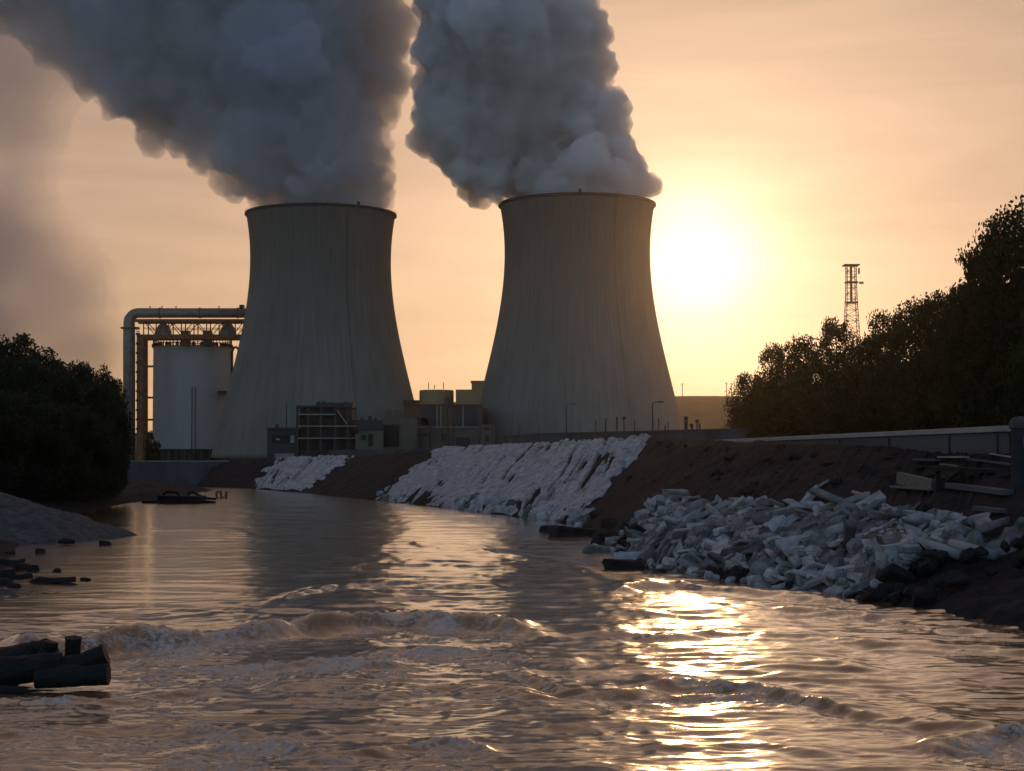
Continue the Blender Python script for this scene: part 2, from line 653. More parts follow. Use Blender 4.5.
def steam(name, blobs, d, mouth, label, seed, jit, grow, dens, colour, soft, veil_k):
    root = thing('steam_plume', mouth, label, 'steam plume', 'steam plumes rising from the cooling towers')
    def clear(balls):        # keep the steam inside the mouth: nothing may poke through the shell
        ok = []
        for c, r in balls:
            q = c - Vector(mouth)
            h = math.hypot(q.x, q.y)
            if q.z - r > 0.5 or h + r < 37.0 or h - r > 40.6:
                ok.append((q, r))
        return ok
    core = clear(make_balls(blobs, d, random.Random(seed), jit, 18))
    plume_object('dense_steam', core, 1.1, [(17, 2, False, 9.0 * soft, 0.5), (7.5, 3, True, 5.2, 0.28), (2.8, 3, True, 2.6, 0.28)], vol_mat(name + '_core', colour, dens, 0.1), root)
    veil = clear(make_balls(blobs, d, random.Random(seed), jit, 18, grow, 3))
    plume_object('thin_steam', veil, 2.0, [(14, 3, True, 12 * soft, 0.40), (5, 3, True, 4.5, 0.36)], vol_mat(name + '_veil', (0.98, 0.97, 0.96), dens * veil_k, 0.72), root)
    wisp = clear(make_balls(blobs, d, random.Random(seed + 7), jit, 14, grow * 1.02, 4))
    plume_object('steam_wisps', wisp, 2.0, [(9, 3, True, 13 * soft, 0.44), (3.6, 2, True, 3.4, 0.36)], vol_mat(name + '_wisps', (0.98, 0.97, 0.96), dens * veil_k * .8, 0.72), root)
    return root


steam('steam_right', P2, D2, (c2.x, c2.y, zt2), 'compact billowing grey steam plume with crisp lobes above the tower nearer the sun', 3, 14, 1.03, 0.24, (0.970, 0.976, 1.0), 1.0, .32)
steam('steam_left', P1, D1, (c1.x, c1.y, zt1), 'wide dark smoky steam plume spreading away over the storage tank', 8, 16, 1.08, 0.085, (0.83, 0.87, 0.94), 1.5, .38)

# thin smoke torn off the left plume, drifting down the sky
dr = [(-60, 40, 90), (0, 70, 66), (6, 130, 50), (16, 190, 44), (30, 245, 46), (52, 300, 52), (76, 350, 48), (-30, 250, 84), (-40, 330, 90), (60, 50, 50)]
tdr = thing('drifting_smoke', P(20, 200, 1180), 'thin grey smoke drifting down the sky at the far left', 'smoke')
for sc_, nm in ((.62, 'smoke_heart'), (.85, 'smoke_body'), (1.08, 'smoke_fringe'), (1.35, 'smoke_fringe')):
    dd_ = [(P(a, c_, 1180) - tdr.location, r_ / F * 1180 * sc_) for a, c_, r_ in dr]
    plume_object(nm, dd_, 5.0, [(55, 3, False, 46.0, .5), (22, 2, False, 14.0, .5)], vol_mat('drift', (0.64, 0.67, 0.77), 0.0036, 0.2), tdr)
# ------------------------------------------------------------------ banks of the river
def soil_mat(name, a, b, scale, bump, bscale):
    return mat(name, a, 0.95, 0.3, scale, bump, bscale, second=b, spec=0.15)


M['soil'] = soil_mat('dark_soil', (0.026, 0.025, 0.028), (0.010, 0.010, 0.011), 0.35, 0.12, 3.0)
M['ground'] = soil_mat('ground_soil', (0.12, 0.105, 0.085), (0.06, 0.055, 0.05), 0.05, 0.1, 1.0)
M['gravel'] = soil_mat('gravel', (0.12, 0.12, 0.125), (0.05, 0.05, 0.055), 1.6, 0.15, 7.0)
M['rubble'] = soil_mat('fine_rubble', (0.24, 0.24, 0.245), (0.07, 0.07, 0.072), 1.3, 0.15, 4.0)
M['chalk'] = soil_mat('pale_spoil', (0.54, 0.54, 0.55), (0.24, 0.24, 0.25), 1.3, 0.2, 3.0)

# (water pixel) (top pixel, distance of the top edge)
ST = [((195, 487), (222, 459), 360), ((250, 489), (275, 458.5), 333), ((300, 493), (350, 457), 300), ((370, 500.5), (440, 449), 240),
      ((440, 508), (510, 446.5), 203), ((520, 518), (580, 443), 172), ((578, 525), (655, 437.5), 156), ((604, 549), (712, 441), 125),
      ((645, 571), (765, 442.5), 107), ((740, 583), (845, 446), 95), ((850, 600), (930, 449), 85), ((930, 612), (1003, 451), 76)]
WL = [W(*a) for a, b, d in ST] + [Vector((19, 47, 0)), Vector((23, 20, 0)), Vector((26, -60, 0))]
TP = [P(b[0], b[1], d) for a, b, d in ST] + [Vector((30, 58, 5.5)), Vector((36, 22, 5.4)), Vector((38, -60, 5.4))]
NS = len(WL)
WLa = np.array(WL); TPa = np.array(TP)


def stations(s):
    s = np.clip(np.asarray(s, float), 0, NS - 1.0001)
    i = np.floor(s).astype(int); f = (s - i)[..., None]
    return WLa[i] * (1 - f) + WLa[i + 1] * f, TPa[i] * (1 - f) + TPa[i + 1] * f


def bank(s, t):
    """point of the right bank; t 0 at the water, 1 at the top edge, beyond that inland"""
    s = np.asarray(s, float); t = np.asarray(t, float)
    w, p = stations(s)
    dr = (p - w).copy(); dr[..., 2] = 0
    ln = np.linalg.norm(dr, axis=-1, keepdims=True); dr /= ln
    tt = np.clip(t, 0, 1)[..., None]
    pt = w + (p - w) * tt
    under = np.clip(-t, 0, None)[..., None]
    pt = pt - dr * under * 8 - np.array((0, 0, 1.0)) * under * 9
    inland = np.clip(t - 1, 0, None)[..., None]
    pt = pt + dr * inland * 14
    pt[..., 2] -= np.clip(t - 1.35, 0, None) * 2.4
    x, y = pt[..., 0], pt[..., 1]
    amp = sstep(-0.05, 0.1, t) * (1 - 0.85 * sstep(0.9, 1.05, t))
    pt[..., 2] += amp * (0.75 * fbm(x / 7, y / 7, 0.3, 5) + 0.42 * fbm(s * 9, t * 1.6, 3.3, 5, gain=.6, ridged=True))
    pt[..., 2] += 0.18 * fbm(x / 0.9, y / 0.9, 1.3, 4, gain=.6) * sstep(0, .1, t)
    # edge of the top crumbles
    pt[..., 2] += sstep(.8, .98, t) * (1 - sstep(1.0, 1.4, t)) * 0.35 * fbm(x / 4.5, y / 4.5, 7.1, 4)
    return pt


sv = np.concatenate([np.linspace(0, 6, 380, endpoint=False), np.linspace(6, 12, 420, endpoint=False), np.linspace(12, 13.99, 40)])
tv = np.concatenate([np.linspace(-.35, 0, 8, endpoint=False), np.linspace(0, 1.05, 96, endpoint=False), np.linspace(1.05, 2.4, 14)])
Sg, Tg = np.meshgrid(sv, tv)
Vb = bank(Sg, Tg).reshape(-1, 3)
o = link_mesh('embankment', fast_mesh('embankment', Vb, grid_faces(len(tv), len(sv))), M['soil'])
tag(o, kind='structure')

# ground sheet behind the bank edge, out to the horizon
GZ = 5.2
edge = [(p.x + (p - w).normalized().x * 14, p.y + max(0, (p - w).normalized().y) * 14) for w, p in zip(WL, TP)]
poly = [(-1600, 362)] + edge + [(1600, -110), (1600, 3000), (-1600, 3000)]
bm = bmesh.new()
fc = bm.faces.new([bm.verts.new((x, y, GZ)) for x, y in poly])
fc.normal_update()
bmesh.ops.triangulate(bm, faces=[fc])
me = bpy.data.meshes.new('ground'); bm.to_mesh(me); bm.free()
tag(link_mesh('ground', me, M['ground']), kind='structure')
# bed of the river under everything
MB().box2(-1600, 1600, -110, 3000, -3.6, -3.2).build('riverbed', M['soil'])['kind'] = 'structure'

# left bank: low shore rising to the wood
LW = [(-600, 352), (-70, 350), (-52, 300), (-47, 240), (-46, 205), (-43, 172), (-39.5, 150), (-29.5, 134), (-31.5, 128), (-33, 119), (-28.5, 99), (-22.8, 78), (-21, 66), (-21.5, 56), (-23, 45), (-25, 20), (-28, -60)]
LWa = np.array(LW, float)
ls = np.linspace(1, len(LW) - 1.001, 520)
li = np.floor(ls).astype(int); lf = (ls - li)[:, None]
lw = LWa[li] * (1 - lf) + LWa[li + 1] * lf
lt = np.array([-2.5, -1, 0, .5, 1, 1.8, 2.6, 3.5, 4.5, 6, 8, 10, 13, 17, 22, 28, 36, 50, 80, 200, 1500])
lz = np.interp(lt, [-2.5, 0, 2.6, 8, 17, 36, 200, 1500], [-1.6, -.05, .5, 1.3, 2.2, 3.0, 4.6, 5.0])
Xl = lw[None, :, 0] - lt[:, None]
Yl = lw[None, :, 1] + 0 * lt[:, None]
spit = np.exp(-((Yl - 133) / 5.0) ** 2) * sstep(9, 0, lt)[:, None]
Zl = lz[:, None] * (1 - .75 * spit) + sstep(0, 3, lt)[:, None] * .35 * fbm(Xl / 6, Yl / 6, 2.2, 5) + .1 * fbm(Xl / 1.1, Yl / 1.1, 4.4, 3)
o = link_mesh('riverbank', fast_mesh('riverbank', np.stack([Xl, Yl, Zl], -1).reshape(-1, 3), grid_faces(len(lt), len(ls))), M['soil'])
tag(o, kind='structure')


def heap(name, cx, cy, rx, ry, h, m, label, seed, rot=0.0, n=90, rough=.25, z0=0.2):
    u = np.linspace(-1.15, 1.15, n)
    U, V_ = np.meshgrid(u, u)
    r = np.sqrt(U * U + V_ * V_) + .16 * pnoise(U * 2.2 + seed, V_ * 2.2, seed)
    k = np.clip(1 - r, -0.35, 1)
    x = cx + (U * math.cos(rot) - V_ * math.sin(rot)) * rx
    y = cy + (U * math.sin(rot) + V_ * math.cos(rot)) * ry
    z = z0 + h * np.where(k > 0, k ** .85, k * 1.5) + rough * fbm(x / 1.2, y / 1.2, seed, 4) * (k > -.05) + rough * .5 * fbm(x / .35, y / .35, seed, 2)
    ob = link_mesh(name, fast_mesh(name, np.stack([x, y, z], -1).reshape(-1, 3), grid_faces(n, n)), m)
    return tag(ob, label, 'gravel' if 'gravel' in name else 'spoil', None, 'stuff')


heap('gravel_mound', -34.5, 113, 8.5, 10, 2.9, M['gravel'], 'grey gravel mound on the left river bank in front of the wood', 4.2, rough=.45)
heap('gravel_bar', -19.8, 64.5, 3.6, 5.0, .28, M['gravel'], 'low dark gravel bar breaking the water surface', 9.2, rough=.3, z0=-.16)


def pale_sheet(name, s0, s1, t0, t1, thick, label, ns=300, nt=150, streak=1.0, jag=.12, heapf=None, seed=0.0, m=None, lean=0.0):
    s_ = np.linspace(s0 - .25, s1 + .25 + lean * t1, ns); t_ = np.linspace(t0 - .08, t1 + .10, nt)
    S_, T_ = np.meshgrid(s_, t_)
    base = bank(S_, np.minimum(T_, 1.25))
    n1 = fbm(S_ * 3.1 + seed, T_ * 4.1, seed, 4)
    es = np.minimum(S_ - s0, s1 + lean * T_ - S_) + jag * 3 * fbm(S_ * 2 + seed, T_ * 6, 2 + seed, 4)
    et = np.minimum(T_ - t0, (t1 - T_)) + jag * n1
    m_ = np.clip(np.minimum(es / .12, et / .06), -1, 1)
    # runs of tipped material, steep gullies between them
    run = fbm(S_ * 3.6 * streak + 1.2 * T_ + seed, T_ * .9, 5 + seed, 4, gain=.5)
    run2 = fbm(S_ * 19 * streak + 2 * T_ + seed, T_ * 1.5, 9 + seed, 3, ridged=True)
    lump = fbm(base[..., 0] / 1.6, base[..., 1] / 1.6, base[..., 2] / 1.6 + seed, 4)
    wob = .35 * fbm(S_ * 2, T_ * 5, 31 + seed, 3)
    line = .5 - 2 * np.abs(fbm(S_ * 5.2 * streak + wob + .8 * T_ + seed * 2, T_ * .8, 4 + seed, 3, gain=.5))
    gully = sstep(.31, .46, line) * sstep(-.12, .16, fbm(S_ * 2.7 + seed, T_ * 2.6, 14 + seed, 3))
    pits = sstep(.16, .3, fbm(S_ * 9 * streak + 2.4 * T_, T_ * 3.2, 24 + seed, 4, gain=.6))
    h = thick * (.5 + .75 * run + .30 * run2) + .13 * lump - gully * thick * 1.15 - pits * thick * .55
    if heapf is not None:
        h = h + heapf(S_, T_)
    z = np.where(m_ > 0, h * m_ ** .5, 0) - .55 * (m_ <= 0) * np.minimum(1, -m_ * 3 + .3)
    base[..., 2] += z
    ob = link_mesh(name, fast_mesh(name, base.reshape(-1, 3), grid_faces(nt, ns)), m or M['chalk'])
    return tag(ob, label, 'spoil slope', None, 'stuff')


pale_sheet('spoil_slope', 3.05, 6.02, 0.0, 1.03, .75, 'broad pale chalky spoil slope running down to the river below the second cooling tower', ns=560, nt=190, seed=1.7)
pale_sheet('spoil_slope', 1.05, 2.02, 0.04, 1.0, 1.1, 'smaller pale spoil slope farther upstream below the black framed building', ns=240, nt=120, streak=2.0, seed=6.1)


def heap_profile(S_, T_):
    return .42 * np.exp(-((T_ - .30) / .17) ** 2) * sstep(7.0, 8.3, S_) * (1 - sstep(11.2, 11.9, S_))


pale_sheet('rubble_heap', 7.15, 10.15, 0.015, .42, .5, 'spread of fine pale rubble between the broken slabs on the right bank', ns=420, nt=120, streak=1.2, heapf=heap_profile, seed=3.3, jag=.2, m=M['rubble'], lean=2.9)


# retaining wall closing the far reach of the river
def wall_run(name, pts, h0, h1, thick, m, label, cat, coping=None, group=None):
    t = thing(name, Vector(pts[0]), label, cat, group)
    b, c = MB(), MB()
    for p, q in zip(pts[:-1], pts[1:]):
        p, q = Vector(p), Vector(q)
        dz = Vector((0, 0, 1))
        b.beam(p + dz * (h0 + h1) / 2, q + dz * (h0 + h1) / 2, thick, h1 - h0)
        c.beam(p + dz * (h1 + .09), q + dz * (h1 + .09), thick + .16, .18)
    b.build('wall', m, t)
    if coping:
        c.build('coping', coping, t)
    return t


M['dark_wall'] = mat('dark_wall', (0.10, 0.10, 0.11), 0.9, 0.4, 0.25, stretch=(1, 1, .4))
wall_run('retaining_wall', [(-140, 353, 0), (-58, 353, 0)], -1.5, 5.1, 1.2, M['dark_wall'], 'long grey retaining wall across the far end of the river', 'wall', M['concrete'])
# ------------------------------------------------------------------ the river
CREST = [  # crest line in photograph pixels, height, back run, front run, foam
    ([(-40, 652), (60, 655), (130, 650), (190, 646), (250, 640), (300, 633), (345, 629), (400, 626), (450, 628), (500, 632), (570, 642)], .50, 2.6, .75, 1.0),
    ([(600, 596), (640, 588), (670, 586), (700, 590), (760, 596), (830, 604), (900, 611)], .36, 3.4, .9, .45),
    ([(540, 632), (640, 640), (720, 636), (800, 640), (900, 648), (1080, 657)], .20, 2.2, .6, .5),
    ([(480, 672), (560, 690), (620, 698), (680, 690), (760, 694), (850, 716), (930, 730), (1060, 746)], .24, 1.6, .45, .7),
    ([(-60, 744), (60, 738), (130, 733), (200, 738), (280, 743), (350, 735)], .20, 1.1, .4, .9),
    ([(260, 604), (340, 588), (420, 585), (520, 592)], .20, 4.0, 1.2, .1),
    ([(240, 694), (330, 690), (380, 698), (450, 690), (560, 706)], .17, 1.4, .5, .7),
    ([(920, 760), (975, 746), (1080, 738)], .22, 1.0, .4, .9),
    ([(400, 543), (480, 553), (560, 566), (640, 590)], .16, 5.0, 1.6, .15),
    ([(560, 612), (650, 618), (760, 612), (900, 622), (1060, 630)], .15, 2.4, .7, .35),
    ([(330, 660), (420, 655), (520, 662), (600, 668)], .16, 1.6, .6, .8),
    ([(-40, 706), (40, 700), (110, 704), (180, 698), (250, 704)], .16, 1.2, .45, .9),
    ([(120, 676), (200, 672), (290, 674), (360, 668), (430, 676)], .15, 1.3, .5, 1.0),
    ([(140, 760), (240, 754), (340, 762), (440, 752), (520, 760)], .14, .9, .35, .9),
    ([(700, 606), (780, 612), (860, 618), (940, 634), (1040, 640)], .14, 1.8, .5, .6),
    ([(620, 664), (720, 668), (800, 660), (900, 676)], .12, 1.8, .5, .2),
    ([(420, 730), (520, 722), (600, 736), (700, 732)], .12, 1.2, .4, .2),
    ([(640, 752), (760, 748), (860, 762)], .10, 1.0, .4, .2),
]


def build_water():
    d = [16.0]
    while d[-1] < 366:
        d.append(d[-1] + max(.035, .62 * d[-1] ** 2 / (F * CAMH)))
    d = np.array([-70, -40, -20, -5, 5, 10, 13] + d)
    nc = 820
    u = np.linspace(-1, 1, nc)
    u = np.sign(u) * (np.abs(u) * .8 + .2 * np.abs(u) ** 4)
    D, U = np.meshgrid(d, u, indexing='ij')
    x = U * (12 + .47 * np.maximum(D, 10)); y = D + 0 * x
    px = 512 + F * x / np.maximum(y, 5)
    # how turbulent each stretch of the river is: quiet by the left shore, lively midstream
    lowf = fbm(x / 14, y / 22, 8.8, 3)
    shore = np.interp(y, [0, 45, 62, 80, 110, 140, 170, 200, 260, 360], [-40, -30, -9, -13, -23, -29, -33, -34, -60, -80])
    act = .22 + .78 * sstep(-2, 4 + .06 * y, x - shore + lowf * .16 * y)
    act = act * (.72 + .9 * lowf + .1)
    act = np.clip(act, .26, 1.2)
    near = 1 - sstep(55, 150, y)
    wx = x + 1.1 * fbm(x / 5, y / 5, 1.0, 2); wy = y + 1.1 * fbm(x / 5, y / 5, 5.0, 2)
    far = .8 + .2 * near
    h = act * (.20 * far * (fbm(wx / 7.5, wy / 2.3, 2.0, 3, ridged=True)) + .14 * far * fbm(wx / 3.6, wy / 1.1, 3.0, 3, ridged=True)
               + .035 * fbm(wx / .75, wy / .42, 4.0, 3, ridged=True) * (1 - sstep(45, 110, y)))
    h += act * .16 * fbm(x / 7, y / 7, 6.0, 2)
    lively = near * sstep(.4, .9, act)
    h += lively * .15 * (fbm(wx / 4.4 + 7, wy / 1.5, 33.0, 3, gain=.45) + .22 * fbm(wx / 2.4, wy / .9, 34.0, 2, ridged=True))
    foam = np.zeros_like(x)
    rough = fbm(x / .55, y / .55, 11.0, 4, gain=.6)
    for k, (pts, amp, lb, lfr, fm) in enumerate(CREST):
        q = [W(*p) for p in pts]
        cx = np.array([p.x for p in q]); cyy = np.array([p.y for p in q])
        yc = np.interp(x, cx, cyy) + (.9 * fbm(x / 2.4, k * 3.3, 0.5, 4) + .5 * fbm(x / 1.5, y / 2.5, k + 40, 3)) * (1 + .02 * cyy.mean())
        end = sstep(cx[0], cx[0] + .12 * (cx[-1] - cx[0]), x) * (1 - sstep(cx[-1] - .14 * (cx[-1] - cx[0]), cx[-1], x))
        a = (amp * 1.12 if k == 0 else amp * .7) * end * np.clip(.72 + 1.5 * fbm(x / 2.2, y / 5 + k * 7.7, 2.5, 4), .12, 1.4)
        dy = y - yc
        h += a * np.where(dy > 0, np.exp(-(dy / lb) ** 2), np.exp(-(dy / lfr) ** 2)) - .25 * a * np.exp(-((dy + 2.2 * lfr) / (1.6 * lfr)) ** 2)
        z_ = fm * end * sstep(-13 * lfr, -1.0 * lfr, dy) * (1 - sstep(-.1 * lfr, .5 * lfr, dy))
        z_ = z_ * np.clip(.55 + 1.6 * fbm(x / 3.4, k * 4.4, 41.0, 3) + 2.1 * fbm(x / 1.5, y / .9, k + 20, 4, gain=.6), 0, 1.3)
        foam = np.maximum(foam, z_)
    h += foam ** 1.7 * (.17 * rough + .06 + .13 * fbm(x / .30, y / .24, 12.0, 3, gain=.6, ridged=True))
    # flecks of froth carried in the lively water
    fl = sstep(.06, .34, fbm(wx / 1.9, wy / .8, 15.0, 5, gain=.62)) * act * near * (.15 + .15 * sstep(50, 30, y) * sstep(4, -4, x))
    foam = np.maximum(foam, fl)
    me_ = fast_mesh('river_water', np.stack([x, y, h], -1).reshape(-1, 3), grid_faces(len(d), nc))
    at = me_.attributes.new('foam', 'FLOAT', 'POINT')
    at.data.foreach_set('value', np.clip(foam, 0, 1).astype(np.float32).ravel())
    return me_


def water_mat():
    m = bpy.data.materials.new('river_water')
    m.use_nodes = True
    n, l = m.node_tree.nodes, m.node_tree.links
    p = n['Principled BSDF']
    t = n.new('ShaderNodeTexCoord')
    a = n.new('ShaderNodeAttribute'); a.attribute_name = 'foam'
    fn = n.new('ShaderNodeTexNoise'); fn.inputs['Scale'].default_value = 6.5; fn.inputs['Detail'].default_value = 8; fn.inputs['Roughness'].default_value = .72
    l.new(t.outputs['Object'], fn.inputs['Vector'])
    ad = n.new('ShaderNodeMath'); ad.operation = 'MULTIPLY_ADD'; ad.inputs[1].default_value = 1.3; ad.inputs[2].default_value = -.32
    l.new(a.outputs['Fac'], ad.inputs[0])
    su = n.new('ShaderNodeMath'); su.operation = 'ADD'; su.use_clamp = True
    l.new(ad.outputs[0], su.inputs[0])
    mrf = n.new('ShaderNodeMapRange'); mrf.inputs['From Min'].default_value = .42; mrf.inputs['From Max'].default_value = .60; mrf.inputs['To Min'].default_value = -.6; mrf.inputs['To Max'].default_value = .4
    mrf.clamp = True
    l.new(fn.outputs['Fac'], mrf.inputs['Value'])
    l.new(mrf.outputs['Result'], su.inputs[1])
    gate = n.new('ShaderNodeMath'); gate.operation = 'MULTIPLY'
    g2 = n.new('ShaderNodeMapRange'); g2.inputs['From Min'].default_value = .05; g2.inputs['From Max'].default_value = .3; g2.clamp = True
    l.new(a.outputs['Fac'], g2.inputs['Value'])
    l.new(su.outputs[0], gate.inputs[0]); l.new(g2.outputs['Result'], gate.inputs[1])
    mx = n.new('ShaderNodeMix'); mx.data_type = 'RGBA'
    mx.inputs['A'].default_value = (0.20, 0.11, 0.055, 1)
    mx.inputs['B'].default_value = (0.66, 0.59, 0.53, 1)
    l.new(gate.outputs[0], mx.inputs['Factor'])
    l.new(mx.outputs['Result'], p.inputs['Base Color'])
    rr = n.new('ShaderNodeMapRange'); rr.inputs['To Min'].default_value = .15; rr.inputs['To Max'].default_value = .85
    l.new(gate.outputs[0], rr.inputs['Value']); l.new(rr.outputs['Result'], p.inputs['Roughness'])
    p.inputs['IOR'].default_value = 1.4
    cw = n.new('ShaderNodeMath'); cw.operation = 'SUBTRACT'; cw.inputs[0].default_value = 1.0; cw.use_clamp = True
    l.new(gate.outputs[0], cw.inputs[1]); l.new(cw.outputs[0], p.inputs['Coat Weight'])
    p.inputs['Coat Roughness'].default_value = .15
    p.inputs['Coat IOR'].default_value = 1.5
    b1 = n.new('ShaderNodeTexNoise'); b1.inputs['Scale'].default_value = 2.6; b1.inputs['Detail'].default_value = 6; b1.inputs['Roughness'].default_value = .6; b1.inputs['Distortion'].default_value = .8
    mpw = n.new('ShaderNodeMapping'); mpw.inputs['Scale'].default_value = (.75, 1.35, 1)
    l.new(t.outputs['Object'], mpw.inputs['Vector']); l.new(mpw.outputs['Vector'], b1.inputs['Vector'])
    bn = n.new('ShaderNodeBump'); bn.inputs['Strength'].default_value = .55; bn.inputs['Distance'].default_value = .027
    l.new(b1.outputs['Fac'], bn.inputs['Height'])
    b2 = n.new('ShaderNodeBump'); b2.inputs['Strength'].default_value = .6; b2.inputs['Distance'].default_value = .03
    l.new(fn.outputs['Fac'], b2.inputs['Height']); l.new(bn.outputs['Normal'], b2.inputs['Normal'])
    mb = n.new('ShaderNodeMath'); mb.operation = 'MULTIPLY'; mb.inputs[1].default_value = .8
    l.new(gate.outputs[0], mb.inputs[0]); l.new(mb.outputs[0], b2.inputs['Strength'])
    l.new(b2.outputs['Normal'], p.inputs['Normal'])
    return m


M['water'] = water_mat()
tag(link_mesh('river_water', build_water(), M['water']), kind='structure')
# ------------------------------------------------------------------ hill behind the plant
hx = np.linspace(-1500, 1550, 400); hy = np.linspace(1350, 2100, 60)
HX, HY = np.meshgrid(hx, hy)
ridge = 62 + 14 * fbm(HX / 420, 0.3, 1.5, 3) + 4 * np.exp(-((HX - 185) / 90) ** 2) - 30 * sstep(-40, -320, HX) + 22 * sstep(260, 700, HX)
HZ = 4 + ridge * np.sin(np.clip((HY - 1350) / 700, 0, 1) * math.pi) ** .7 + 1.2 * fbm(HX / 25, HY / 25, 3.3, 4)
M['hill'] = mat('hill_scrub', (0.09, 0.085, 0.05), 1.0, 0.4, 0.02, 0.5, 0.1)
tag(link_mesh('hill', fast_mesh('hill', np.stack([HX, HY, HZ], -1).reshape(-1, 3), grid_faces(60, 400)), M['hill']), kind='structure')


def zat(py, d):
    return P(512, py, d).z


# ------------------------------------------------------------------ storage tank
DT = 960.0
tc_ = Vector((X(192, DT), DT, 0)); TR = 38.6 / F * DT
ztop, zbot = zat(346, DT - TR), zat(449, DT - TR)
t = thing('storage_tank', (tc_.x, tc_.y, 5.2), 'large round pale grey storage tank standing under the pipe gantry', 'storage tank')
MB().lathe(tc_, [(TR, zbot), (TR, ztop)], 72).build('tank_shell', M['tank_paint'], t, smooth=True)
MB().lathe(tc_, [(TR + .02, ztop - .02), (TR + .5, ztop), (TR + .5, ztop + .5), (TR * .6, ztop + 1.4), (.3, ztop + 2.0)], 72).build('roof', M['steel'], t)
roof_ = COL.objects[-1]
b = MB()
for k in range(28):
    a = 2 * math.pi * k / 28
    b.beam((tc_.x + math.cos(a) * (TR - .8), tc_.y + math.sin(a) * (TR - .8), 5.0), (tc_.x + math.cos(a) * (TR - .8), tc_.y + math.sin(a) * (TR - .8), zbot), 1.0)
b.lathe(tc_, [(TR - 3, 5.0), (TR - 3, zbot)], 48)
b.build('support_ring', M['dark_metal'], t)
b = MB()
for k in range(60):
    a, a2 = 2 * math.pi * k / 60, 2 * math.pi * (k + 1) / 60
    p, q = (tc_.x + math.cos(a) * TR, tc_.y + math.sin(a) * TR), (tc_.x + math.cos(a2) * TR, tc_.y + math.sin(a2) * TR)
    b.beam((*p, ztop + .5), (*p, ztop + 4.6), .45)
    for hgt in (2.4, 4.5):
        b.beam((*p, ztop + hgt), (*q, ztop + hgt), .35)
    if k % 3:
        b.box2(p[0] - .9, p[0] + .9, p[1] - .2, p[1] + .2, ztop + .6, ztop + 2.2)
b.build('railing', M['dark_metal'], roof_)
b = MB()
a = -1.35
for off in (-.9, .9):
    x_ = tc_.x + math.cos(a) * (TR + .5) + off
    b.beam((x_, tc_.y + math.sin(a) * (TR + .5), 6), (x_, tc_.y + math.sin(a) * (TR + .5), zat(387, DT - TR)), .35)
b.build('ladder', M['dark_metal'], t)
b = MB().box2(X(216, DT - TR), X(232, DT - TR), DT - TR * .9, DT - TR * .4, zat(393, DT - TR), zat(390.5, DT - TR))
b.build('platform', M['dark_metal'], t)
b = MB().tube([P(232, 392, DT), P(232, 352, DT), P(233.5, 348, DT), P(236, 347, DT), P(238.5, 349, DT), P(239, 356, DT), P(239, 400, DT)], .75, 10)
b.build('vent_pipe', M['pale_wall'], t, smooth=True)

# ------------------------------------------------------------------ pipe gantry over the tank
DG = 935.0
px_m = DG / F
t = thing('pipe_gantry', (X(129, DG), DG, 5.2), 'tall gantry carrying a fat horizontal pipe on rusty legs over the storage tank', 'pipe gantry')
r = 4.9 * px_m
pts = [P(129.2, 462, DG), P(129.2, 330, DG)]
for k in range(9):
    a = math.pi - k / 8 * math.pi / 2
    pts.append(P(129.2 + 9 + 9 * math.cos(a), 322 - 9 * math.sin(a), DG))
pts += [P(180, 313, DG), P(262, 313, DG)]
rs = [6.0 * px_m] * 2 + [5.6 * px_m] * 3 + [5.0 * px_m] * 6 + [r] * 2
main_pipe = MB().tube(pts, rs, 24).build('main_pipe', M['steel'], t, smooth=True)
for py in (328,):
    b = MB()
    b.lathe((X(129.2, DG), DG, zat(py, DG)), [(5.9 * px_m, -.4), (9.5 * px_m, -.4), (9.5 * px_m, .4), (5.9 * px_m, .4)], 24)
    b.build('flange', M['rust'], main_pipe)
for pxx in (160, 200, 238):
    b = MB()
    c0 = P(pxx, 313, DG)
    b.tube([c0 - Vector((.35, 0, 0)), c0 + Vector((.35, 0, 0))], r * 1.13, 24)
    b.build('flange', M['rust'], main_pipe)
b = MB()
for yy in (-6, 6):
    b.beam(P(136, 321.5, DG) + Vector((0, yy, 0)), P(258, 321.5, DG) + Vector((0, yy, 0)), 1.2, 1.7)
for pxx in np.arange(140, 258, 6):
    b.beam(P(pxx, 321.5, DG) + Vector((0, -6, 0)), P(pxx, 321.5, DG) + Vector((0, 6, 0)), .8, 1.2)
b.build('upper_beam', M['rust'], t)
b = MB()
for yy in (-6, 6):
    b.beam(P(140, 337.5, DG) + Vector((0, yy, 0)), P(258, 337.5, DG) + Vector((0, yy, 0)), 1.3, 2.5)
b.build('lower_beam', M['rust'], t)
for yy in (-6, 6):
    b = MB()
    for i, pxx in enumerate(np.arange(146, 256, 12.5)):
        b.beam(P(pxx, 322, DG) + Vector((0, yy, 0)), P(pxx, 337, DG) + Vector((0, yy, 0)), .55)
        b.beam(P(pxx, 337 if i % 2 else 322, DG) + Vector((0, yy, 0)), P(pxx + 12.5, 322 if i % 2 else 337, DG) + Vector((0, yy, 0)), .4)
        b.beam(P(pxx, 329, DG) + Vector((0, yy, 0)), P(pxx + 12.5, 329, DG) + Vector((0, yy, 0)), .35)
    b.build('lattice', M['rust'], t)
for yy in (-6, 6):
    MB().beam(P(142.8, 338, DG) + Vector((0, yy, 0)), P(142.8, 466, DG) + Vector((0, yy, 0)), 3.4 if yy < 0 else 2.6).build('leg', M['rust'], t)
for py in (367, 398, 420):
    MB().beam(P(144.5, py, DG) + Vector((0, -6, 0)), P(156, py, DG) + Vector((0, -6, 0)), .8, 1.1).build('tie', M['rust'], t)
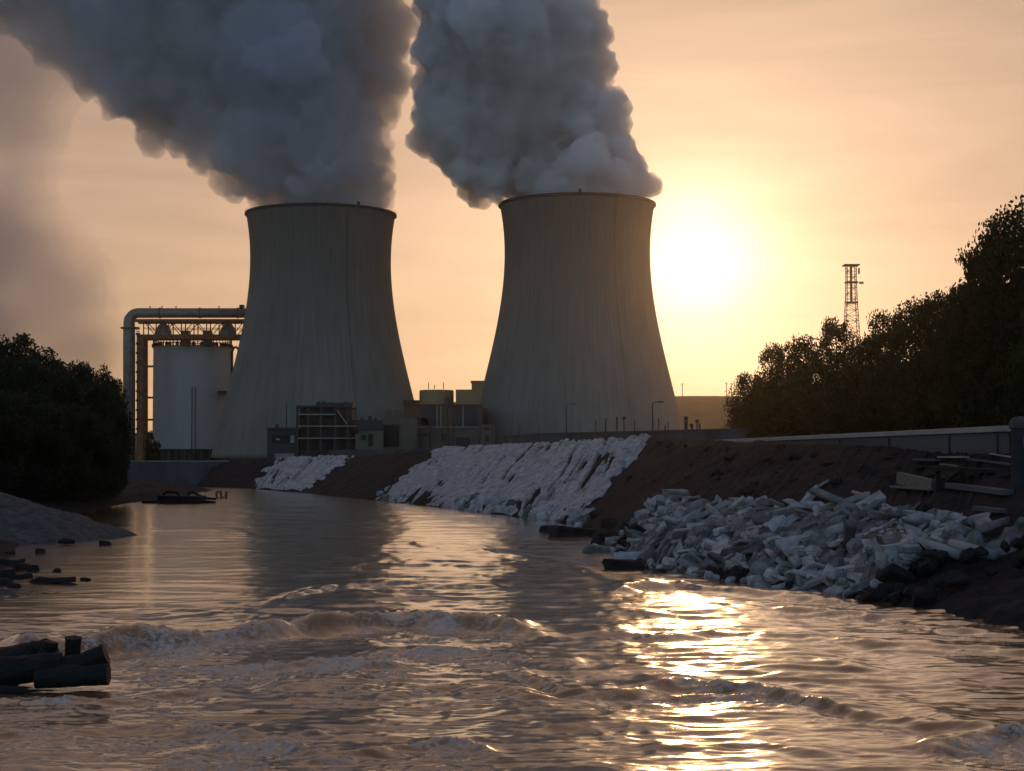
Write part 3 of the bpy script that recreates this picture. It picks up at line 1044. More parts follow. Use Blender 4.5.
for pxx in (163.3, 228):
    b = MB()
    cc = P(pxx, 334.5, DG + 1)
    hz_ = 10.5 * px_m
    b.lathe(cc, [(8.6 * px_m, -.2), (8.4 * px_m, hz_ * .25), (5.2 * px_m, hz_ * .85), (3.2 * px_m, hz_), (.2, hz_ * 1.02)], 24)
    b.build('vent_cowl', M['steel'], t, smooth=True)
for pxx in (185, 207):
    MB().box2(X(pxx - 4, DG), X(pxx + 4, DG), DG - 3, DG + 3, zat(345.5, DG), zat(331, DG)).build('valve_box', M['brown_clad'], t)
b = MB()
for off in (136.9, 139.0):
    b.beam(P(off, 328, DG - 7), P(off, 430, DG - 7), .3)
for py in np.arange(329, 430, 2.4):
    b.beam(P(136.9, py, DG - 7), P(139.0, py, DG - 7), .42)
for py in np.arange(334, 430, 9.5):
    b.box(P(138, py, DG - 7.5), (2.2, 1.2, 1.2))
b.build('ladder', M['dark_metal'], t)
for pxx in (150, 162, 176, 219, 244):
    MB().beam(P(pxx, 309, DG), P(pxx, 306, DG), .5).build('pipe_fitting', M['dark_metal'], main_pipe)
MB().box2(X(239, DG), X(243.4, DG), DG - 2, DG + 2, zat(309, DG), zat(305, DG)).build('valve_box', M['dark_metal'], t)


# ------------------------------------------------------------------ plant buildings
def blk(name, px0, px1, py0, d, depth, label, wall, py1=None, parent=None, rootcat='building', group=None):
    """rectangular block standing at distance d; returns thing"""
    z0 = 5.0 if py1 is None else zat(py1, d)
    t_ = thing(name, ((X(px0, d) + X(px1, d)) / 2, d, z0), label, rootcat, group)
    MB().box2(X(px0, d), X(px1, d), d, d + depth, z0, zat(py0, d)).build('wall', wall, t_)
    return t_


def slab(t_, name, px0, px1, py0, py1, d, m, proud=.06, depth=.3):
    return MB().box2(X(px0, d), X(px1, d), d - proud - depth, d - proud, zat(py1, d), zat(py0, d)).build(name, m, t_)


D = 735.0
# black open framed building: floors, columns, dark voids, annex block on the roof
t = thing('framed_building', ((X(296, D) + X(359, D)) / 2, D, 5), 'black open framed building with pale floor edges in front of the darker tower', 'building')
MB().box2(X(299, D), X(351, D), D + 3.5, D + 22, 5, zat(406.5, D)).build('wall', M['dark_clad'], t)
b = MB()
for pxx in (297.3, 308, 321, 335, 348):
    b.box2(X(pxx, D) - .55, X(pxx, D) + .55, D, D + 1.1, 5, zat(405.6, D))
b.build('column', M['dark_metal'], t)
b = MB()
for py, p1 in ((426.2, 359), (438.2, 359), (414.5, 336)):
    b.box2(X(298, D), X(p1, D), D - .5, D + 3.4, zat(py + .55, D), zat(py - .55, D))
b.build('floor_slab', M['concrete'], t)
MB().box2(X(296, D), X(352.3, D), D - .3, D + 22.5, zat(407.5, D), zat(405.4, D)).build('roof', M['dark_clad'], t)
MB().box2(X(315, D), X(352, D), D + 4, D + 18, zat(405.4, D), zat(402.2, D)).build('plant_room', M['dark_metal'], t)
plant_room = COL.objects[-1]
for pxx, hh in ((316.5, 401.2), (322, 400.8), (329, 401.6), (344, 401.0)):
    MB().box2(X(pxx, D) - .8, X(pxx, D) + .8, D + 6, D + 8, zat(402.2, D), zat(hh, D)).build('vent', M['dark_metal'], plant_room)
for pxx in (302.5, 314.5, 328, 341.5):
    for y0, y1 in ((416, 424.5), (428.5, 436.5), (441, 450)):
        MB().box2(X(pxx - 4, D), X(pxx + 4, D), D + 3.2, D + 3.45, zat(y1, D), zat(y0, D)).build('window', M['dark_glass'], t)
MB().box2(X(350.5, D), X(382, D), D + 6, D + 20, zat(433, D), zat(419.6, D)).build('side_wing', M['dark_clad'], t)
MB().beam(P(337, 410, D - .6), P(347, 424, D - .6), .5).build('stair', M['concrete'], t)

t = blk('annex_building', 267.3, 297, 428.5, D + 2, 16, 'low dark annex block with one pale slot left of the black framed building', M['dark_clad'])
slab(t, 'roof', 266.5, 297, 427.6, 429.2, D + 2, M['dark_metal'], depth=1.0)
slab(t, 'window', 272, 291, 435, 443, D + 2, M['dark_glass'])
slab(t, 'pale_slot', 276, 280, 438.7, 440.0, D + 1.5, M['tank_paint'])  # narrow pale panel set over the dark window
slab(t, 'base_panel', 275, 294.5, 453.5, 459, D + 2, M['concrete'])
slab(t, 'pier', 290.5, 294.5, 435.5, 443, D + 1.6, M['concrete'])
b = MB().tube([P(286.5, 428, D + 8), P(286.5, 404, D + 8)], .22, 6)
b.beam(P(285, 421, D + 8), P(288, 421, D + 8), .3)
b.beam(P(277, 428, D + 8), P(277, 424.5, D + 8), 1.2)
b.build('antenna', M['dark_metal'], t)

t = blk('workshop', 382.5, 414.5, 417.8, D + 6, 26, 'pale workshop with a tall dark doorway right of the black framed building', M['pale_wall'])
door_ = slab(t, 'door', 384, 399.3, 426, 447, D + 6, M['dark_glass'])
slab(door_, 'lintel', 382, 400, 424.2, 426, D + 6, M['dark_clad'], depth=.6)
b = MB()
for pxx in np.arange(385, 412, 3.1):
    b.beam(P(pxx, 418, D + 12), P(pxx, 411.5 + (pxx * 7 % 2), D + 12), .5 + .35 * (int(pxx) % 3 == 0))
b.beam(P(384, 411.5, D + 12), P(412, 411.5, D + 12), .35)
b.beam(P(384, 414.7, D + 12), P(412, 414.7, D + 12), .3)
b.build('railing', M['brown_clad'], t)

t = blk('gatehouse', 358.5, 382, 430.5, D - 8, 10, 'small pale house with a dark roof band between workshop and framed building', M['pale_wall'])
roof_ = slab(t, 'roof', 357, 383, 420.5, 430, D - 8, M['dark_clad'], depth=1.0)
slab(t, 'door', 368.5, 373, 434, 446, D - 8, M['dark_glass'])
slab(t, 'window', 361.5, 366, 435, 440, D - 8, M['dark_glass'])
for pxx, y0 in ((363, 417.5), (371, 416.5), (376, 418)):
    MB().box2(X(pxx, D) - .7, X(pxx, D) + .7, D - 5, D - 3, zat(420.8, D), zat(y0, D)).build('vent', M['dark_metal'], roof_)

DB = 800.0
t = blk('machine_hall', 413, 482, 405.3, DB, 40, 'brown machine hall with columns and dark bays between the two cooling towers', M['brown_clad'])
for p0, p1, y0, y1 in ((406, 428, 418, 434), (421, 435.5, 408, 425), (455, 462, 408, 430), (464, 477, 407, 431), (444, 453, 426, 440)):
    slab(t, 'window', p0, p1, y0, y1, DB, M['dark_clad'])
for pxx in (437, 441, 463):
    slab(t, 'column', pxx - .6, pxx + .6, 405, 452, DB, M['concrete'], proud=.4)
roof_ = slab(t, 'roof', 412.5, 482.5, 404.2, 405.3, DB, M['brown_clad'], depth=.8)
b = MB().box2(X(444, DB), X(449.5, DB), DB + 2, DB + 6, zat(405, DB), zat(397.3, DB))
b.build('chimney', M['brown_clad'], roof_)
b = MB()
for pxx in (405, 408, 411, 414, 417):
    b.box2(X(pxx, DB) - 1, X(pxx, DB) + 1, DB + 1, DB + 3, zat(406.5, DB), zat(400 + pxx % 3, DB))
b.box2(X(404, DB), X(419, DB), DB + .5, DB + 8, zat(418, DB), zat(406.3, DB))
b.build('roof_plant', M['brown_clad'], roof_)

t = blk('pump_house', 415, 478, 427.5, DB - 30, 14, 'long low pale pump house with dark openings below the brown machine hall', M['pale_wall'])
for p0, p1, y0, y1 in ((414.5, 430, 433.5, 436), (441, 447, 433, 441), (456, 470, 437.5, 447)):
    slab(t, 'opening', p0, p1, y0, y1, DB - 30, M['dark_clad'])
b = MB()
for pxx, y0 in ((430.5, 424), (448.2, 397.5), (421, 429), (453.5, 424)):
    b.tube([P(pxx, 448, DB - 34), P(pxx, y0, DB - 34)], .3, 6)
b.build('mast', M['dark_metal'], t)
slab(t, 'roof', 414, 479, 426.6, 427.6, DB - 30, M['concrete'], depth=.8)

t = blk('hut', 482, 494.5, 424.5, DB - 45, 7, 'small pale hut with a dark window over a dark door at the tower foot', M['pale_wall'])
slab(t, 'window', 484, 489.5, 426.8, 430.3, DB - 45, M['dark_clad'])
slab(t, 'door', 485, 489, 435, 442, DB - 45, M['dark_clad'])
slab(t, 'pipe', 491.8, 492.8, 424, 445, DB - 45, M['dark_clad'], depth=.5)

M['haze_tan'] = mat('haze_tan', (0.42, 0.29, 0.16), 0.8, 0.2, 0.06)  # warm haze glow between the towers is put into this colour
DR = 850.0
cc = Vector((X(436.5, DR + 20), DR + 20, 5))
R_ = 17.2 / F * (DR + 20)
t = thing('round_tank', cc, 'round flat topped hazy tan tank with thin rods on its roof, behind the machine hall', 'storage tank')
MB().lathe(cc, [(R_, 0), (R_, zat(389.6, DR) - 5), (R_ - .4, zat(388.6, DR) - 5), (.2, zat(388.0, DR) - 5)], 48).build('tank_shell', M['haze_tan'], t)
for pxx, py in ((428.5, 382.5), (434.5, 384.8), (443.5, 382.5)):
    MB().tube([P(pxx, 389, DR + 20), P(pxx, py, DR + 20)], .22, 6).build('rod', M['dark_metal'], t)
t = blk('boiler_house', 455.7, 500, 389.5, DR, 40, 'stepped hazy tan boiler house half hidden by the tower nearer the sun', M['haze_tan'])
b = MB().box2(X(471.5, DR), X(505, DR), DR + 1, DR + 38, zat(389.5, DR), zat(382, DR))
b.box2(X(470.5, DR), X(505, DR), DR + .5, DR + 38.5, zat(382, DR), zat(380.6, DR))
b.build('upper_block', M['haze_tan'], t)

# ------------------------------------------------------------------ lattice mast behind the right wood
DM = 620.0
t = thing('lattice_mast', (X(852, DM), DM, 5), 'slender red lattice mast with two platforms rising behind the right wood', 'mast')
k = DM / F
M['mast_red'] = mat('mast_red', (0.55, 0.26, 0.16), 0.7, 0.3, 0.3)
cx_, cy_ = X(852.4, DM), DM


def mast_hw(py):
    return float(np.interp(py, [265, 282, 303, 345, 460], [4.6, 4.5, 5.2, 7.4, 12.5])) * k


levels = list(np.arange(266, 455, 5.5))
for sx in (-1, 1):
    for sy in (-1, 1):
        b = MB()
        for y0, y1 in zip(levels[:-1], levels[1:]):
            h0, h1 = mast_hw(y0), mast_hw(y1)
            b.beam((cx_ + sx * h0, cy_ + sy * h0, zat(y0, DM)), (cx_ + sx * h1, cy_ + sy * h1, zat(y1, DM)), .2)
        b.build('leg', M['mast_red'], t)
b = MB()
for i, (y0, y1) in enumerate(zip(levels[:-1], levels[1:])):
    h0, h1 = mast_hw(y0), mast_hw(y1)
    z0_, z1_ = zat(y0, DM), zat(y1, DM)
    s1 = 1 if i % 2 else -1
    for sg in (-1, 1):
        b.beam((cx_ - s1 * h0, cy_ + sg * h0, z0_), (cx_ + s1 * h1, cy_ + sg * h1, z1_), .15)
        b.beam((cx_ + sg * h0, cy_ - s1 * h0, z0_), (cx_ + sg * h1, cy_ + s1 * h1, z1_), .15)
        b.beam((cx_ - h0, cy_ + sg * h0, z0_), (cx_ + h0, cy_ + sg * h0, z0_), .13)
        b.beam((cx_ + sg * h0, cy_ - h0, z0_), (cx_ + sg * h0, cy_ + h0, z0_), .13)
b.build('bracing', M['mast_red'], t)
for py, hw, nm in ((265.3, 7.6, 'platform'), (282.3, 5.8, 'platform'), (302.5, 5.8, 'platform')):
    z_ = zat(py, DM)
    MB().box2(cx_ - hw * k, cx_ + hw * k, cy_ - hw * k, cy_ + hw * k, z_ - .22, z_ + .22).build(nm, M['mast_red'], t)
b = MB().box2(cx_ - 1.0 * k, cx_ + 1.0 * k, cy_ - .4, cy_ + .4, zat(302, DM), zat(266, DM))
b.beam(P(857, 283, DM), P(863, 283, DM), .25)
for pxx in (860, 861.5, 863):
    b.beam(P(pxx, 284, DM), P(pxx, 281.5, DM), .4)
for pxx in (858.5, 847, 859.4):
    b.beam(P(pxx, 274, DM), P(pxx, 268, DM), .3)
b.build('antenna', M['mast_red'], t)

# ------------------------------------------------------------------ perimeter wall on the bank and what stands behind it
wall_run('perimeter_wall', [tuple(P(505, 440, 222)[:2]) + (0,), tuple(P(545, 440, 200)[:2]) + (0,), tuple(P(690, 440, 178)[:2]) + (0,), tuple(P(745, 440, 172)[:2]) + (0,)],
         4.6, zat(433.2, 190), .5, M['dark_wall'], 'long dark perimeter wall along the top of the bank before the tower nearer the sun', 'wall', M['dark_wall'])
wall_run('yard_wall', [tuple(P(330, 447, 330)[:2]) + (0,), tuple(P(420, 447, 290)[:2]) + (0,), tuple(P(506, 447, 228)[:2]) + (0,)],
         4.6, zat(448.2, 285), .4, M['dark_wall'], 'lower dark yard wall running left from the perimeter wall', 'wall')


def lamp_post(px, ptop, d, label, arm=1.2):
    c = P(px, ptop, d)
    t_ = thing('street_lamp', (c.x, c.y, 5.2), label, 'street lamp', 'street lamps behind the perimeter wall')
    MB().tube([(c.x, c.y, 5.2), (c.x, c.y, c.z - .8), (c.x, c.y, c.z)], [.16, .12, .1], 10).build('pole', M['dark_metal'], t_)
    MB().tube([(c.x, c.y, c.z), (c.x + arm * .4, c.y, c.z + .25), (c.x + arm, c.y, c.z + .3)], .08, 8).build('arm', M['dark_metal'], t_)
    arm_ = COL.objects[-1]
    MB().box((c.x + arm * 1.2, c.y, c.z + .26), (1.0, .4, .25)).build('lamp_head', M['dark_metal'], arm_, bevel=.05)


lamp_post(652.6, 403.5, 300, 'tall dark street lamp with curved arm, before the right edge of the sunward tower')
lamp_post(566.5, 405, 420, 'faint tall street lamp left of the darker lamp, before the tower nearer the sun', 1.6)
POSTS = [(596, 419.5, 300, .10), (605.5, 417.5, 230, .11), (617, 416.5, 260, .13), (634.5, 420, 330, .10), (658.7, 418, 300, .13), (665.3, 425, 280, .13), (668, 422, 330, .09),
         (692.3, 425.5, 260, .12), (699.5, 423.5, 270, .15), (519, 424, 380, .10), (539, 425, 400, .1), (724, 427, 300, .1)]
proto = None
for px, ptop, d, r_ in POSTS:
    c = P(px, ptop, d)
    if proto is None:
        proto = MB().tube([(0, 0, 0), (0, 0, .97), (0, 0, 1)], [1, 1, .6], 8).build('fence_post', M['dark_metal'])
        ob = proto
    else:
        ob = proto.copy(); COL.objects.link(ob)
    ob.location = (c.x, c.y, 5.2)
    ob.scale = (r_, r_, c.z - 5.2)
    tag(ob, 'thin bare dark post standing behind the perimeter wall', 'post', 'thin posts behind the perimeter wall')
c = P(686, 416.5, 240)
t = thing('chimney_stub', (c.x, c.y, 5.2), 'thick dark post stub right of the tower foot, thickest of the posts', 'post')
MB().tube([(c.x, c.y, 5.2), (c.x, c.y, c.z - 1.0), (c.x, c.y, c.z)], [.2, .24, .27], 12).build('pole', M['dark_metal'], t)
MB().tube([(c.x, c.y, c.z - .8), (c.x, c.y, c.z - .5)], .34, 12).build('collar', M['rust'], t)
for px, ptop, lab in ((624, 418, 'thin post with a small round camera head behind the perimeter wall'), (691.5, 425, 'short post with a round sign disc near the thick stub'), (697, 421, 'post with a wide lamp box near the thick stub')):
    c = P(px, ptop, 260)
    t = thing('sign_post', (c.x, c.y, 5.2), lab, 'post')
    MB().tube([(c.x, c.y, 5.2), (c.x, c.y, c.z)], .1, 8).build('pole', M['dark_metal'], t)
    MB().box((c.x, c.y, c.z), (.55, .3, .45)).build('head', M['dark_metal'], t, bevel=.08)
for px, ptop in ((682.3, 383.5), (726.5, 382.5), (731.5, 383.2)):
    dd = 1690
    c = P(px, ptop, dd)
    MBp = MB().tube([(c.x, c.y, 60), (c.x, c.y, c.z)], .4, 6)
    for hh in (.3, 1.6):
        MBp.beam((c.x - 1.4, c.y, c.z - hh), (c.x + 1.4, c.y, c.z - hh), .3)
    tag(MBp.build('utility_pole', M['dark_metal'], None, (c.x, c.y, 60)), 'tiny utility pole on the crest of the far hill', 'pole', 'utility poles on the hill')
# ------------------------------------------------------------------ trees
def leaf_mat(name, c1, c2):
    m = bpy.data.materials.new(name)
    m.use_nodes = True
    n, l = m.node_tree.nodes, m.node_tree.links
    p = n['Principled BSDF']
    p.inputs['Roughness'].default_value = .7
    p.inputs['Specular IOR Level'].default_value = .2
    t = n.new('ShaderNodeTexCoord')
    a = n.new('ShaderNodeTexNoise'); a.inputs['Scale'].default_value = .6; a.inputs['Detail'].default_value = 3
    l.new(t.outputs['Object'], a.inputs['Vector'])
    r = n.new('ShaderNodeValToRGB')
    r.color_ramp.elements[0].position = .35; r.color_ramp.elements[0].color = (*c2, 1)
    r.color_ramp.elements[1].position = .65; r.color_ramp.elements[1].color = (*c1, 1)
    l.new(a.outputs['Fac'], r.inputs['Fac']); l.new(r.outputs['Color'], p.inputs['Base Color'])
    tr = n.new('ShaderNodeBsdfTranslucent')
    l.new(r.outputs['Color'], tr.inputs['Color'])
    mx = n.new('ShaderNodeMixShader'); mx.inputs['Fac'].default_value = .35
    l.new(p.outputs['BSDF'], mx.inputs[1]); l.new(tr.outputs['BSDF'], mx.inputs[2])
    l.new(mx.outputs['Shader'], n['Material Output'].inputs['Surface'])
    return m


M['leaf'] = leaf_mat('leaf', (.065, .07, .018), (.03, .036, .012))
M['leaf_dark'] = leaf_mat('leaf_dark', (.045, .06, .03), (.02, .03, .016))
M['bark'] = mat('bark', (.09, .07, .05), .95, .4, 2.0, .05, 6)


def crown_mesh(name, seed, nclump, nleaf, spread, leaf, low=.12, m=None):
    """unit tree: height 1, crown half width about `spread`; leaves as small folded quads gathered in clumps"""
    rs = np.random.RandomState(seed)
    cl = []
    while len(cl) < nclump:
        z = rs.uniform(low, .97)
        f = (z - low) / (1 - low)
        prof = spread * (np.sin(np.pi * (.12 + .76 * f) ** .8) ** .6) * (1.0 if f > .3 else .85)
        a = rs.uniform(0, 2 * np.pi); rr = prof * rs.uniform(.15, 1.0) ** .55
        r = rs.uniform(.06, .15) * (1.2 - .55 * f)
        cl.append((rr * np.cos(a), rr * np.sin(a), z - r * .3, r))
    cl = np.array(cl)
    w = cl[:, 3] ** 2; w /= w.sum()
    idx = rs.choice(nclump, nleaf, p=w)
    dirs = rs.normal(size=(nleaf, 3)); dirs /= np.linalg.norm(dirs, axis=1)[:, None]
    rad = rs.uniform(0, 1, nleaf) ** .5 * 1.12
    c = cl[idx, :3] + dirs * (cl[idx, 3] * rad)[:, None] * np.array([1, 1, .8])
    u = rs.normal(size=(nleaf, 3)); u /= np.linalg.norm(u, axis=1)[:, None]
    v = np.cross(u, rs.normal(size=(nleaf, 3))); v /= np.linalg.norm(v, axis=1)[:, None]
    s = leaf * rs.uniform(.6, 1.35, nleaf)[:, None]
    quad = np.stack([c - u * s, c + v * s * .55, c + u * s, c - v * s * .55], 1).reshape(-1, 3)
    f = np.arange(nleaf * 4).reshape(-1, 4)
    me_ = fast_mesh(name, quad, f, smooth=False)
    me_.materials.append(m)
    # trunk and limbs
    b = MB()
    b.tube([(0, 0, -.03), (.004, 0, .15), (-.006, .004, .4), (.004, -.004, .7), (0, 0, .9)], [.024, .018, .013, .007, .002], 8)
    for k in rs.choice(nclump, min(14, nclump), replace=False):
        x_, y_, z_, r_ = cl[k]
        z0_ = max(.08, z_ * .55)
        b.tube([(0, 0, z0_), (x_ * .5, y_ * .5, z0_ + (z_ - z0_) * .6), (x_, y_, z_)], [.008, .005, .002], 5)
    tm = bpy.data.meshes.new('trunk')
    tm.from_pydata(b.v, [], b.f); tm.materials.append(M['bark'])
    return me_, tm


PROTO = [crown_mesh('crown', 11, 95, 20000, .34, .0125, .06, M['leaf']), crown_mesh('crown', 12, 90, 20000, .40, .0130, .06, M['leaf']),
         crown_mesh('crown', 13, 95, 20000, .30, .0120, .06, M['leaf']), crown_mesh('crown', 14, 120, 23000, .46, .0130, .03, M['leaf'])]
PROTO_D = [crown_mesh('crown', 21, 95, 20000, .36, .0135, .05, M['leaf_dark']), crown_mesh('crown', 22, 120, 23000, .46, .0140, .03, M['leaf_dark']),
           crown_mesh('crown', 23, 90, 20000, .32, .0135, .06, M['leaf_dark'])]
SPREAD = {0: .34, 1: .40, 2: .30, 3: .46, 10: .36, 11: .46, 12: .32}


def tree(px, ptop, hw, d, k, zb, label, group, rz):
    cm, tm = (PROTO[k] if k < 10 else PROTO_D[k - 10])
    top = P(px, ptop, d)
    h = top.z - zb
    t_ = thing('tree', (top.x, d, zb), label, 'tree', group)
    w = 1.22 * hw / F * d / SPREAD[k]
    for nm, me_ in (('crown', cm), ('trunk', tm)):
        o_ = bpy.data.objects.new(nm, me_); COL.objects.link(o_); o_.parent = t_
        o_.scale = (w, w, h) if nm == 'crown' else ((w + h) / 2, (w + h) / 2, h)
        o_.rotation_euler = (0, 0, rz)
    return t_


GR = 'trees of the right wood'
RIGHT = [  # back row, whose tops make the skyline
    (752, 372, 21, 262, 0, 'small tree at the left end of the right wood, beside the far hill'),
    (771, 338, 24, 250, 1, 'round topped tree near the left end of the right wood, taller than its end tree'),
    (806, 335, 27, 246, 0, 'tree with a broad loose top on the right wood, left of the lattice mast'),
    (836, 316, 20, 238, 2, 'narrow tree whose tip touches the left side of the lattice mast'),
    (868, 326, 27, 232, 1, 'loose leafy tree just right of the lattice mast'),
    (890, 309, 25, 222, 2, 'second tree right of the lattice mast, thin sunlit crown'),
    (915, 296, 27, 212, 0, 'third tree right of the lattice mast, with gaps of sky in its crown'),
    (942, 287, 28, 200, 2, 'tree rising left of the tallest tree at the right edge'),
    (966, 280, 26, 180, 0, 'tree tucked against the left flank of the tallest tree'),
    (1014, 212, 56, 138, 3, 'tallest tree of the right wood, at the right edge of the view'),
    (984, 240, 34, 150, 1, 'second tallest tree, leaning on the left side of the tallest tree at the right edge'),
    (998, 234, 46, 146, 3, 'full rounded crown filling the left shoulder of the tallest tree'),
    (1042, 203, 66, 133, 3, 'broad crown merging with the right side of the tallest tree, cut by the frame'),
    (1066, 198, 56, 128, 3, 'huge tree just past the tallest one at the right edge'),
    # middle row, filling the wood between skyline and edge
    (788, 356, 26, 228, 3, 'rounded dark crown just under the skyline at the left end of the right wood'),
    (822, 346, 26, 222, 3, 'rounded dark crown under the skyline, left of the lattice mast foot'),
    (856, 342, 28, 212, 3, 'rounded dark crown under the skyline at the lattice mast foot'),
    (890, 330, 30, 202, 3, 'rounded dark crown under the skyline, right of the lattice mast foot'),
    (926, 314, 32, 186, 3, 'rounded dark crown under the skyline in the middle of the rising tree line'),
    (958, 298, 34, 170, 3, 'rounded dark crown under the skyline below the second tallest tree'),
    (988, 272, 38, 150, 3, 'rounded dark crown between the two tallest trees'),
    # front row
    (748, 402, 18, 215, 3, 'low bush at the left foot of the right wood'),
    (783, 378, 32, 205, 3, 'broad dark bush in front of the round topped tree'),
    (825, 366, 36, 195, 3, 'broad dark bush below the lattice mast'),
    (868, 362, 38, 182, 3, 'wide dark bush right of and below the lattice mast'),
    (912, 352, 42, 168, 3, 'wide dark bush in the middle of the right wood edge'),
    (955, 330, 46, 152, 3, 'tall dark bush below the left flank of the tallest tree'),
    (1000, 310, 52, 132, 3, 'dark bush at the foot of the tallest tree'),
    (1055, 310, 52, 122, 3, 'dark bush past the right edge beyond the gate post')]
rt = random.Random(4)
for px, ptop, hw, d, k, lab in RIGHT:
    tree(px, ptop, hw, d, k, 5.1, lab, GR, rt.uniform(0, 6.28))
GL = 'trees of the left wood'
LEFT = [(-38, 326, 44, 178, 10, 'tallest tree of the left wood, at the left edge of the view'),
        (4, 333, 34, 186, 12, 'tall tree at the left edge with a knobbly top'),
        (38, 347, 32, 192, 10, 'tree with a rounded top, second from the left edge'),
        (70, 358, 28, 200, 12, 'tree in the middle of the left wood skyline'),
        (96, 362, 24, 207, 10, 'tree near the right end of the left wood, with a small peak'),
        (108, 378, 18, 214, 12, 'tree at the right end of the left wood, beside the gantry pipe'),
        (116, 405, 11, 220, 10, 'low tree hiding the foot of the gantry pipe'),
        (18, 356, 36, 176, 11, 'rounded black crown under the skyline at the left edge'),
        (54, 368, 34, 186, 11, 'rounded black crown under the skyline, second from the left edge'),
        (86, 378, 28, 194, 11, 'rounded black crown under the skyline near the right end of the left wood'),
        (100, 394, 20, 202, 11, 'rounded black crown at the right end of the left wood, under the skyline'),
        (-25, 378, 50, 150, 11, 'broad dark bush past the left edge of the view'),
        (22, 392, 44, 158, 11, 'broad black bush behind the gravel mound'),
        (62, 402, 38, 166, 11, 'broad black bush in the middle of the left wood edge'),
        (88, 412, 26, 178, 11, 'dark bush near the end of the left wood'),
        (110, 436, 15, 190, 11, 'smallest dark bush at the right foot of the left wood')]
for px, ptop, hw, d, k, lab in LEFT:
    tree(px, ptop, hw, d, k, 2.0, lab, GL, rt.uniform(0, 6.28))
tree(150, 430, 4, 420, 10, 5.0, 'small far shrub at the foot of the rusty gantry leg', None, 1.0)
tree(157, 440, 4, 415, 11, 5.0, 'tiny far shrub below the storage tank', None, 2.0)
# ------------------------------------------------------------------ road barrier on the right bank
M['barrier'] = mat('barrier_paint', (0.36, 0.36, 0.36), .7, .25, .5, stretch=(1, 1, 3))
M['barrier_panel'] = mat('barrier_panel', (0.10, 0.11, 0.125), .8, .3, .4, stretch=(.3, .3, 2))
A, B = P(668, 442.3, 152), P(1010, 425.6, 74)
t = thing('road_barrier', (B.x, B.y, 5.4), 'long pale road barrier with a flat rail and dark posts along the right bank', 'barrier')
AB = B - A
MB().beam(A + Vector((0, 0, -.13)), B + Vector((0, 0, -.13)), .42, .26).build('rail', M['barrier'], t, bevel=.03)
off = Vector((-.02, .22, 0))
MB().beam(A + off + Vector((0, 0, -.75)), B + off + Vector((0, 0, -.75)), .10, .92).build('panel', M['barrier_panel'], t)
MB().beam(A + off + Vector((0, -.09, -.40)), B + off + Vector((0, -.09, -.40)), .08, .14).build('under_rail', M['dark_metal'], t)
L_ = AB.length
u = AB.normalized()
s_ = 1.2
k = 0
while s_ < L_:
    q = B - u * s_ + Vector((-.06, .05, 0))
    MB().box2(q.x - .08, q.x + .08, q.y - .06, q.y + .06, 4.9, q.z - .34).build('post', M['dark_metal'], t)
    s_ += 6.0 if k == 0 else 9.0
    k += 1
# the road behind it
M['asphalt'] = mat('asphalt', (.05, .05, .052), .9, .3, 1.0, .02, 20)
n_ = Vector((u.y, -u.x, 0)); n_ = n_ if n_.x > 0 else -n_
road = MB()
ra, rb = A - u * 30, B + u * 140
ra.z = rb.z = 5.235
road.add([ra + n_ * .9, rb + n_ * .9, rb + n_ * 8.5, ra + n_ * 8.5], [(0, 1, 2, 3)])
road.build('road', M['asphalt'])['kind'] = 'structure'
M['line_paint'] = mat('line_paint', (.7, .7, .68), .7, .3, 2.0)
ln = MB()
za = Vector((0, 0, .004))
ln.add([ra + n_ * 1.3 + za, rb + n_ * 1.3 + za, rb + n_ * 1.42 + za, ra + n_ * 1.42 + za], [(0, 1, 2, 3)])
ln.build('road_marking', M['line_paint'])['kind'] = 'structure'

# gate pillar at the right edge
c = P(1021, 460, 69)
t = thing('gate_pillar', (c.x, c.y, 3.0), 'stout dark concrete pillar with a rounded cap at the right edge, ending the barrier', 'pillar')
zt_ = zat(420.5, 69)
M['pillar'] = mat('pillar', (.04, .04, .045), .9, .4, 1.5)
MB().tube([(c.x, c.y, 2.4), (c.x, c.y, zt_)], [.42, .38], 20).build('shaft', M['pillar'], t, smooth=False)
MB().lathe((c.x, c.y, zt_), [(.40, -.35), (.46, -.3), (.46, -.12), (.40, 0.0), (.28, .12), (.02, .17)], 20).build('cap', M['dark_wall'], t, smooth=False)
MB().box2(c.x - .05, c.x + .22, c.y - .47, c.y - .40, zat(447, 69), zat(437, 69)).build('plate', M['barrier_panel'], t)


